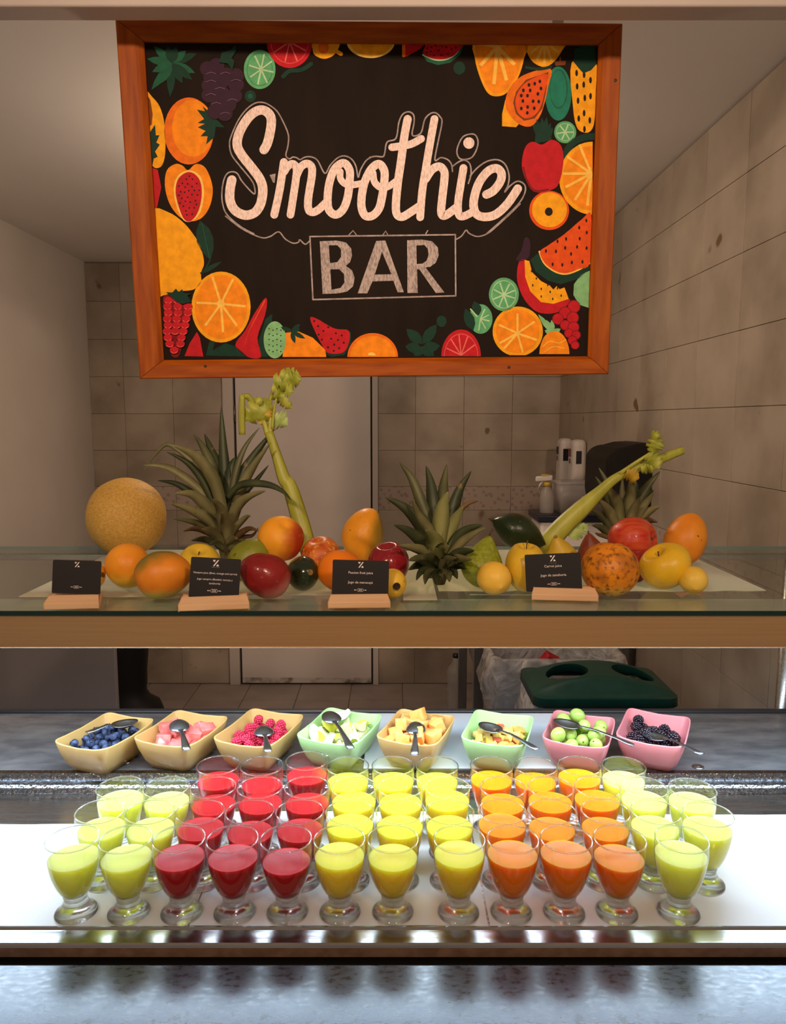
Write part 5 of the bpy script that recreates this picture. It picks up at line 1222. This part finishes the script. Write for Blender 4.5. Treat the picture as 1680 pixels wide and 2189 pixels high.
me_bowl.add(tor, [(i*n2+k, ((i+1) % n1)*n2+k, ((i+1) % n1)*n2+(k+1) % n2, i*n2+(k+1) % n2) for i in range(n1) for k in range(n2)], 1, True)
me_bowl = me_bowl.mesh('glass_bowl', [M_glass, M_rimg])
me_foot = MB().lathe([(.0272, .0), (.0280, .0015), (.0278, .0030), (.0255, .0048), (.0215, .0075), (.0185, .0115), (.0165, .0170), (.0152, .0205), (.0150, .0235), (.0160, .0262), (.0158, .0282), (.0130, .0284)], 36).mesh('glass_foot', M_foot)
def rad_at(z):
    for (r0, z0), (r1, z1) in zip(bowlp, bowlp[1:]):
        if z0 <= z <= z1: return r0 + (r1 - r0) * (z - z0) / (z1 - z0)
    return bowlp[-1][0]
me_j = {}
def juice_mesh(kind, lvl):
    key = (kind, round(lvl, 4))
    if key not in me_j:
        zs = [.0300 + (lvl - .0300) * i / 10 for i in range(11)]
        pr = [(.001, .0297)] + [(max(.004, rad_at(z) - .0011), z) for z in zs] + [(rad_at(lvl) - .0014, lvl + .0004), (rad_at(lvl) - .0030, lvl)] + [(.001, lvl)]
        me_j[key] = MB().lathe(pr, 40, 0, True).mesh('juice', J[kind])
    return me_j[key]
nm = {'lime': 'pale lime yellow juice', 'yellow': 'deep yellow passion fruit juice', 'orange': 'orange carrot juice', 'red': 'red vampire juice'}
rowt = {1: 'in the row along the steel front rim', 2: 'in the second row behind the front rim', 3: 'in the third row behind the front rim', 4: 'in the back row before the fruit bowls'}
GL = {1: [('lime',167,1787),('lime',273,1797),('red',388.6,1792),('red',498.6,1795),('red',611,1793),('yellow',723,1796),('yellow',833.5,1787),('yellow',980,1789.5),('orange',1095,1796),('orange',1211.5,1800),('orange',1323,1791),('lime',1456,1797)],
      2: [('lime',216,1737),('lime',318,1742),('red',428,1734.5),('red',531,1737),('red',642.6,1734.5),('yellow',741,1737),('yellow',852,1736),('yellow',958,1737),('orange',1080.6,1738),('orange',1186.7,1744),('orange',1299,1736),('lime',1409,1741),('lime',1511,1740)],
      3: [('lime',259.7,1685),('lime',354.5,1691),('red',458,1685),('red',555,1686),('red',654,1683.5),('yellow',751.7,1687),('yellow',849.7,1685),('yellow',951.8,1686),('orange',1074,1689),('orange',1177.5,1691),('orange',1277,1685),('lime',1378,1687),('lime',1477,1687)],
      4: [('red',467,1636),('red',558,1640),('red',656.7,1626),('yellow',742.3,1639),('yellow',841.8,1637.6),('yellow',934,1640),('orange',1052,1640),('orange',1149.5,1644),('orange',1240,1637),('lime',1334.6,1641.5)]}
rj = random.Random(3)
pos = []
for row, lst in GL.items():
    for i_, (kind, px, py) in enumerate(lst):
        p = WZ(px, py, TZ + .106); pos.append([p.x, p.y, row, i_, kind])
for _ in range(160):                     # no two glasses may touch
    for A_ in pos:
        A_[1] = max(A_[1], .9365)
        for B_ in pos:
            if A_ is B_: continue
            dx, dy = B_[0] - A_[0], B_[1] - A_[1]; d_ = math.hypot(dx, dy)
            if d_ < .0712:
                k = (.0712 - d_) / d_ * .25; A_[0] -= dx * k; A_[1] -= dy * k; B_[0] += dx * k; B_[1] += dy * k
short = {'lime': 'lime', 'yellow': 'deep yellow', 'orange': 'orange', 'red': 'red'}
for (x, y, row, i_, kind) in pos:
    lst = [q[0] for q in GL[row]]
    lk = lst[i_ - 1] if i_ > 0 else None; rk = lst[i_ + 1] if i_ + 1 < len(lst) else None
    if lk == kind and rk == kind: wh = 'between two more ' + short[kind] + ' ones'
    elif lk == rk: wh = 'between other juices'
    elif lk is not None and lk != kind: wh = 'next to the ' + short[lk] + ' juice'
    elif rk is not None and rk != kind: wh = 'next to the ' + short[rk] + ' juice'
    else: wh = 'ending it, two from the ' + short['red' if i_ == 0 else 'orange']
    if lk is None and rk is not None and rk != kind: wh = 'ending the row ' + wh
    base = .082 if kind != 'red' else .077
    lvl = base + rj.choice((-.003, 0, .0025))
    t = thing('juice_glass', 'glass of ' + short[kind] + ' juice in the ' + {1: 'rim side', 2: 'second', 3: 'third', 4: 'bowl side'}[row] + ' row, ' + wh, 'glass', (x, y, TZ + .0002), rj.uniform(0, 6), 'juice glasses on the steel tray')
    newobj('glass_bowl', me_bowl, t); newobj('glass_foot', me_foot, t); newobj('juice', juice_mesh(kind, lvl), t)

# ------------------------------------------------------------------ fruit bowls with fruit and spoons
CER = {'beige': pm('ceramic_beige', srgb(204, 164, 98), srgb(212, 174, 108), scale=6, rough=.35, coat=.2), 'green': pm('ceramic_green', srgb(178, 222, 148), srgb(186, 228, 158), scale=6, rough=.35, coat=.2), 'pink': pm('ceramic_pink', srgb(222, 132, 136), srgb(228, 142, 146), scale=6, rough=.35, coat=.2)}
BW, BL, BH = .118, .150, .060
def sq_ring(a, b, z, lift=0.0, pw=8.0, n=72):
    out = []
    for k in range(n):
        th = 2 * PI * k / n; c_, s_ = math.cos(th), math.sin(th)
        x = a * math.copysign(abs(c_) ** (2 / pw), c_); y = b * math.copysign(abs(s_) ** (2 / pw), s_)
        out.append((x, y, z + lift * (abs(x / a) * abs(y / b)) ** 2))
    return out
def bowl_mesh(m):
    a, b = BW / 2, BL / 2
    R_ = [sq_ring(a*.58, b*.61, 0), sq_ring(a*.64, b*.67, .0015), sq_ring(a*.80, b*.815, .018, .001), sq_ring(a*.93, b*.935, .040, .003), sq_ring(a, b, BH - .002, .006), sq_ring(a*.995, b*.995, BH, .006), sq_ring(a*.965, b*.972, BH, .006), sq_ring(a*.955, b*.962, BH - .002, .006),
          sq_ring(a*.88, b*.89, .040, .003), sq_ring(a*.785, b*.80, .020, .001), sq_ring(a*.60, b*.62, .008), sq_ring(a*.3, b*.3, .006)]
    return loft(R_).mesh('serving_bowl', m)
me_bw = {k: bowl_mesh(m) for k, m in CER.items()}
def heap(n, d, hx, hy, seed, z0=.012, slope=0):
    rnd = random.Random(seed); out = []
    for _ in range(n):
        best = None
        for _t in range(14):
            x = rnd.uniform(-hx, hx); y = rnd.uniform(-hy, hy); z = z0 + d / 2 + .006 * max(abs(x) / hx, abs(y) / hy) ** 4
            for (a, b, c_) in out:
                q = math.hypot(x - a, y - b)
                if q < d: z = max(z, c_ + math.sqrt(d*d - q*q) * .92)
            if best is None or z < best[2]: best = (x, y, z)
        out.append(best)
    return out
M_silver = pm('spoon_steel', srgb(176, 180, 188), srgb(156, 160, 168), scale=30, rough=.26, rrough=.36, metal=1.0)
def spoon(label, head, tip, hz, tz, turn=0.0, face=1):
    """head centre and handle end in the photograph with their heights"""
    A_ = WZ(head[0], head[1], hz); B_ = WZ(tip[0], tip[1], tz)
    ax = (A_ - B_); L_ = ax.length; ax.normalize(); side = ax.cross(Vector((0, 0, 1))).normalized(); up = side.cross(ax).normalized()
    if turn:
        Mx = Matrix.Rotation(turn, 3, ax); side = Mx @ side; up = Mx @ up
    t = thing('serving_spoon', label, 'spoon', B_)
    Mw = lambda x, y, z: ax * x + side * y + up * z
    mb = MB(); n = 22; nr = 7; hl, hw_ = .0255, .0185
    vs_ = []; fs = []
    for sgn in (0, 1):
        for j in range(nr + 1):
            r = j / nr
            for k in range(n):
                a = 2 * PI * k / n; x = hl * r * math.cos(a) * (1.06 if math.cos(a) > 0 else 1.0); y = hw_ * r * math.sin(a) * (1 - .12 * math.cos(a))
                z = face * (.0085 * (1 - r * r)) - (.0011 if sgn else 0)
                vs_.append(Mw(L_ + x, y, z))
    K = (nr + 1) * n
    for j in range(nr):
        for k in range(n):
            k2 = (k + 1) % n; q = (j*n+k, j*n+k2, (j+1)*n+k2, (j+1)*n+k)
            fs.append(q); fs.append(tuple(K + i for i in q[::-1]))
    for k in range(n): fs.append((nr*n+k, nr*n+(k+1) % n, K+nr*n+(k+1) % n, K+nr*n+k))
    mb.add(vs_, fs, 0, True); mb.build('spoon_head', M_silver, t)
    hp = [(0, 0), (.012, .001), (.03, .003), (L_ * .55, .005), (L_ - hl - .006, .003), (L_ - hl + .006, .0015)]
    hwid = [.0072, .0072, .0055, .0036, .0034, .0060]
    vs_ = []; fs = []
    for (x, z), h in zip(hp, hwid):
        for (yy, zz) in ((-h, 0), (-h*.5, .0011), (h*.5, .0011), (h, 0), (h*.5, -.0008), (-h*.5, -.0008)): vs_.append(Mw(x, yy, z + zz))
    m = len(hp)
    for i in range(m - 1):
        for k in range(6): fs.append((i*6+k, i*6+(k+1) % 6, i*6+6+(k+1) % 6, i*6+6+k))
    fs.append(tuple(range(6))[::-1]); fs.append(tuple((m-1)*6 + k for k in range(6)))
    MB().add(vs_, fs, 0, True).build('spoon_handle', M_silver, t)
RIMZ = BZ + BH
def bowl(color, corners, label, dz=0.0):
    """corners left, back, right, front of the rim in the photograph"""
    P_ = [WZ(a, b, RIMZ + dz + .003) for a, b in corners]
    c_ = (P_[0] + P_[1] + P_[2] + P_[3]) / 4
    dirv = ((P_[1] - P_[0]) + (P_[2] - P_[3])); rz = math.atan2(dirv.y, dirv.x) - PI / 2
    o = newobj('serving_bowl', me_bw[color], None, (c_.x, c_.y, BZ + dz + .0002)); o.rotation_euler = (0, 0, rz)
    wl_ = ((P_[1] - P_[0]).length + (P_[2] - P_[3]).length) / 2; ww_ = ((P_[2] - P_[1]).length + (P_[3] - P_[0]).length) / 2
    o.scale = (min(1.16, max(.9, ww_ * .985 / BW)), min(1.16, max(.9, wl_ * .985 / BL)), 1)
    tag(o, label, 'bowl')
    Mz = Matrix.Rotation(rz, 3, 'Z'); loc = Vector((c_.x, c_.y, BZ + dz))
    return lambda v: loc + Mz @ Vector((v[0] * o.scale[0], v[1] * o.scale[1], v[2])), rz
Bn = {}
Bn['blue'] = bowl('beige', [(120, 1583), (238, 1515), (331, 1543), (208, 1612)], 'beige bowl of blueberries', 0)
Bn['wmel'] = bowl('beige', [(282, 1577), (383, 1513), (491, 1535), (397, 1604)], 'beige bowl of pink watermelon chunks')
Bn['rasp'] = bowl('beige', [(451, 1578), (543, 1509), (653, 1531), (571, 1604)], 'beige bowl of raspberries')
Bn['appl'] = bowl('green', [(627, 1573), (705, 1507), (820, 1531), (758, 1598)], 'light green bowl of pale fruit slices')
Bn['melo'] = bowl('beige', [(799, 1577), (857, 1509), (976, 1534), (930, 1598)], 'beige bowl of orange melon cubes', .005)
Bn['dice'] = bowl('green', [(983, 1577), (1015, 1512), (1145, 1533), (1120, 1602)], 'light green bowl of diced mixed fruit', .005)
Bn['grap'] = bowl('pink', [(1156, 1575), (1185, 1514), (1318, 1536), (1299, 1608)], 'pink bowl of green grapes', 0)
Bn['blac'] = bowl('pink', [(1314, 1573), (1339, 1510), (1482, 1535), (1461, 1604)], 'pink bowl of blackberries')
def scatter(key, name, label, cat, group, meshes, n, d, hx, hy, seed, z0=.012, jit=1.0, flat=False):
    tf, rz = Bn[key]; rnd = random.Random(seed)
    for i, (x, y, z) in enumerate(heap(n, d, hx, hy, seed, z0)):
        o = newobj(name, meshes[i % len(meshes)], None, tf((x, y, z)))
        o.rotation_euler = (rnd.uniform(-.5, .5), rnd.uniform(-.5, .5), rnd.uniform(0, 6.28)) if flat else (rnd.uniform(0, 6.28) * jit, rnd.uniform(0, 6.28) * jit, rnd.uniform(0, 6.28))
        s_ = rnd.uniform(.92, 1.08); o.scale = (s_, s_, s_); tag(o, label if isinstance(label, str) else label[i % len(meshes)], cat, group)
# berries
M_blue = pm('blueberry_skin', srgb(34, 44, 74), srgb(74, 90, 126), scale=110, lo=.4, hi=.7, rough=.5); M_bluec = pm('blueberry_crown', srgb(20, 24, 44), rough=.7)
def ball(r, seg=16, rings=10, sq=1.0):
    return [(r * math.sin(PI * min(max(i / rings, .02), .98)), -r * sq * math.cos(PI * min(max(i / rings, .02), .98))) for i in range(rings + 1)]
mb = MB().lathe(ball(.0078, sq=.88), 16); mb.lathe([(.0030, .0066), (.0034, .0078), (.0016, .0062)], 7, 1, False)
scatter('blue', 'blueberry', 'dark blueberry heaped in the beige bowl', 'blueberry', 'blueberries in the beige bowl', [mb.mesh('blueberry', [M_blue, M_bluec])], 62, .0150, .042, .056, 1, .022)
def drupe_mesh(name, mat, r, L_, nn, dr, hollow):
    mb = MB(); k = 0; gold = PI * (3 - 5 ** .5)
    ico = bmesh.new(); bmesh.ops.create_icosphere(ico, subdivisions=1, radius=1.0); ico.verts.index_update()
    iv = [v.co.copy() for v in ico.verts]; jf = [[v.index for v in f.verts] for f in ico.faces]; ico.free()
    for i in range(nn):
        z = 1 - 2 * (i + .5) / nn; rr = math.sqrt(max(0, 1 - z*z)); a = gold * i
        taper = 1 - .28 * max(0, z)
        c_ = Vector((r * rr * math.cos(a) * taper, r * rr * math.sin(a) * taper, L_ * z))
        mb.add([c_ + v * dr for v in iv], jf, 0, True)
    mb.lathe(ball(r * .95, 10, 6, L_ / r), 10)
    return mb.mesh(name, mat)
M_rasp = pm('raspberry_skin', srgb(196, 34, 66), srgb(214, 60, 90), scale=200, rough=.4, sss=.25, sscale=.004, srad=(1, .2, .3))
scatter('rasp', 'raspberry', 'pinkish red raspberry in the beige bowl', 'raspberry', 'raspberries in the beige bowl', [drupe_mesh('raspberry', M_rasp, .0078, .0096, 46, .0027, True)], 36, .0185, .038, .050, 2, .021)
M_blk2 = pm('blackberry_skin', srgb(22, 14, 22), srgb(40, 24, 36), scale=200, rough=.22, coat=.4)
scatter('blac', 'blackberry', 'shiny blackberry in the pink bowl', 'blackberry', 'blackberries in the pink bowl', [drupe_mesh('blackberry', M_blk2, .0085, .0105, 44, .0032, False)], 24, .0200, .036, .048, 3, .020)
M_grape = pm('grape_skin', srgb(156, 186, 84), srgb(178, 204, 106), scale=40, rough=.18, sss=.6, sscale=.008, srad=(.8, 1, .3), spots=(120, .72, srgb(130, 120, 60)))
mb = MB().lathe(ball(.0125, sq=1.14), 20); mb.lathe([(.0014, -.0150), (.0014, -.0136)], 8, 1)
scatter('grap', 'green_grape', 'pale green grape in the pink bowl', 'grape', 'green grapes in the pink bowl', [mb.mesh('green_grape', [M_grape, M_stem])], 24, .0262, .036, .052, 4, .020)
def chunk(name, mats, sx, sy, sz, seed, bev=.0012, wed=0.0):
    rnd = random.Random(seed); bm = bmesh.new(); bmesh.ops.create_cube(bm, size=1)
    for v in bm.verts:
        v.co = Vector((v.co.x * sx, v.co.y * sy * (1 - wed * (v.co.z > 0)), v.co.z * sz)) + Vector([rnd.uniform(-.12, .12) * q for q in (sx, sy, sz)])
    bmesh.ops.bevel(bm, geom=bm.edges[:], offset=bev, segments=2, profile=.5, affect='EDGES'); bm.verts.index_update()
    me = MB().add([v.co.copy() for v in bm.verts], [[v.index for v in f.verts] for f in bm.faces], 0, True).mesh(name, mats); bm.free(); return me
M_wm = pm('watermelon_flesh', srgb(236, 104, 100), srgb(246, 150, 140), scale=50, rough=.25, bump=.3, bscale=160, sss=.5, sscale=.008, srad=(1, .35, .3), coat=.3)
scatter('wmel', 'watermelon_chunk', 'wet pink watermelon chunk in the beige bowl', 'watermelon', 'watermelon chunks in the beige bowl', [chunk('watermelon_chunk', M_wm, .026, .022, .018, s_, wed=.25) for s_ in range(5)], 22, .0225, .036, .050, 5, .018, flat=True)
M_ml = pm('melon_flesh', srgb(248, 166, 84), srgb(252, 190, 112), scale=40, rough=.3, sss=.5, sscale=.008, srad=(1, .5, .2), bump=.15, bscale=150, coat=.2)
scatter('melo', 'melon_cube', 'orange melon cube in the beige bowl', 'melon', 'melon cubes in the beige bowl', [chunk('melon_cube', M_ml, .024, .024, .022, 10 + s_, .0016) for s_ in range(5)], 26, .0245, .038, .052, 6, .019, flat=True)
# fruit slices with a skin edge
M_apf = pm('pale_flesh', srgb(240, 232, 186), srgb(246, 238, 204), scale=30, rough=.4, sss=.3, sscale=.005); M_aps = pm('yellow_green_skin', srgb(206, 210, 60), srgb(222, 220, 90), scale=30, rough=.35)
def wedge_mesh(name, mats, r, ang, seed, core=.25):
    mb = MB(); n = 10; vs_ = []; fs = []
    for i in range(n + 1):
        th = R(18 + 144 * i / n)
        for a in (-ang / 2, ang / 2): vs_.append((r * math.sin(th) * math.cos(a), r * math.sin(th) * math.sin(a), r * 1.02 * math.cos(th)))
        vs_.append((r * core * math.sin(th), 0, r * .80 * math.cos(th)))
    f0, f1 = [], []
    for i in range(n):
        a = 3 * i; f1.append((a, a + 1, a + 4, a + 3)); f0.append((a, a + 3, a + 5, a + 2)); f0.append((a + 1, a + 2, a + 5, a + 4))
    f0 += [(0, 2, 1), (3*n, 3*n+1, 3*n+2)]
    mid = Vector((r * .6, 0, 0)); vs_ = [Vector(p) - mid for p in vs_]
    mb.add(vs_, f0, 0, False); mb.add(vs_, f1, 1, True); return mb.mesh(name, mats)
scatter('appl', 'fruit_slice', 'pale fruit slice with yellow green skin in the light green bowl', 'fruit slice', 'fruit slices in the light green bowl', [wedge_mesh('fruit_slice', [M_apf, M_aps], .021, R(50 + 8 * k), k) for k in range(4)], 26, .0235, .038, .052, 7, .018)
M_d = [pm('diced_fruit_%d' % i, srgb(*a), srgb(*b), scale=60, rough=.35, sss=.3, sscale=.005) for i, (a, b) in enumerate([((230, 190, 106), (240, 208, 130)), ((222, 150, 70), (236, 176, 96)), ((236, 214, 110), (226, 196, 80)), ((208, 84, 62), (226, 130, 84))])]
dm = [chunk('diced_piece', M_d[(0, 1, 2, 0, 2, 0, 3, 1)[s_]], .017, .013, .010, 30 + s_, .001) for s_ in range(8)]
scatter('dice', 'fruit_dice', [c_ + ' diced fruit piece in the light green bowl' for c_ in ('small pale tan', 'small orange brown', 'small bright yellow', 'small pale tan', 'small bright yellow', 'small pale tan', 'small reddish', 'small orange brown')], 'diced fruit', 'diced fruit in the light green bowl', dm, 62, .0140, .040, .054, 8, .022, flat=True)

spoon('steel spoon lying across the blueberries', (266, 1545), (185, 1566), RIMZ + .004, RIMZ + .008, 0, -1)
spoon('steel spoon resting on the watermelon chunks', (383, 1551), (399, 1603), RIMZ + .012, RIMZ + .006)
spoon('steel spoon resting on the raspberries', (564, 1563), (573, 1607), RIMZ + .002, RIMZ + .006)
spoon('steel spoon resting on the pale fruit slices', (708, 1533), (750, 1600), RIMZ + .014, RIMZ + .006)
spoon('steel spoon resting on the melon cubes', (889, 1556), (886, 1614), RIMZ + .016, RIMZ + .010)
spoon('steel spoon resting on the diced fruit', (1048, 1554), (1148, 1602), RIMZ + .012, RIMZ + .010, 0, -1)
spoon('steel spoon resting on the green grapes', (1212, 1546), (1354, 1593), RIMZ + .014, RIMZ + .008, 0, -1)
spoon('steel spoon resting on the blackberries', (1400, 1573), (1500, 1612), RIMZ - .004, RIMZ + .006, 0, -1)
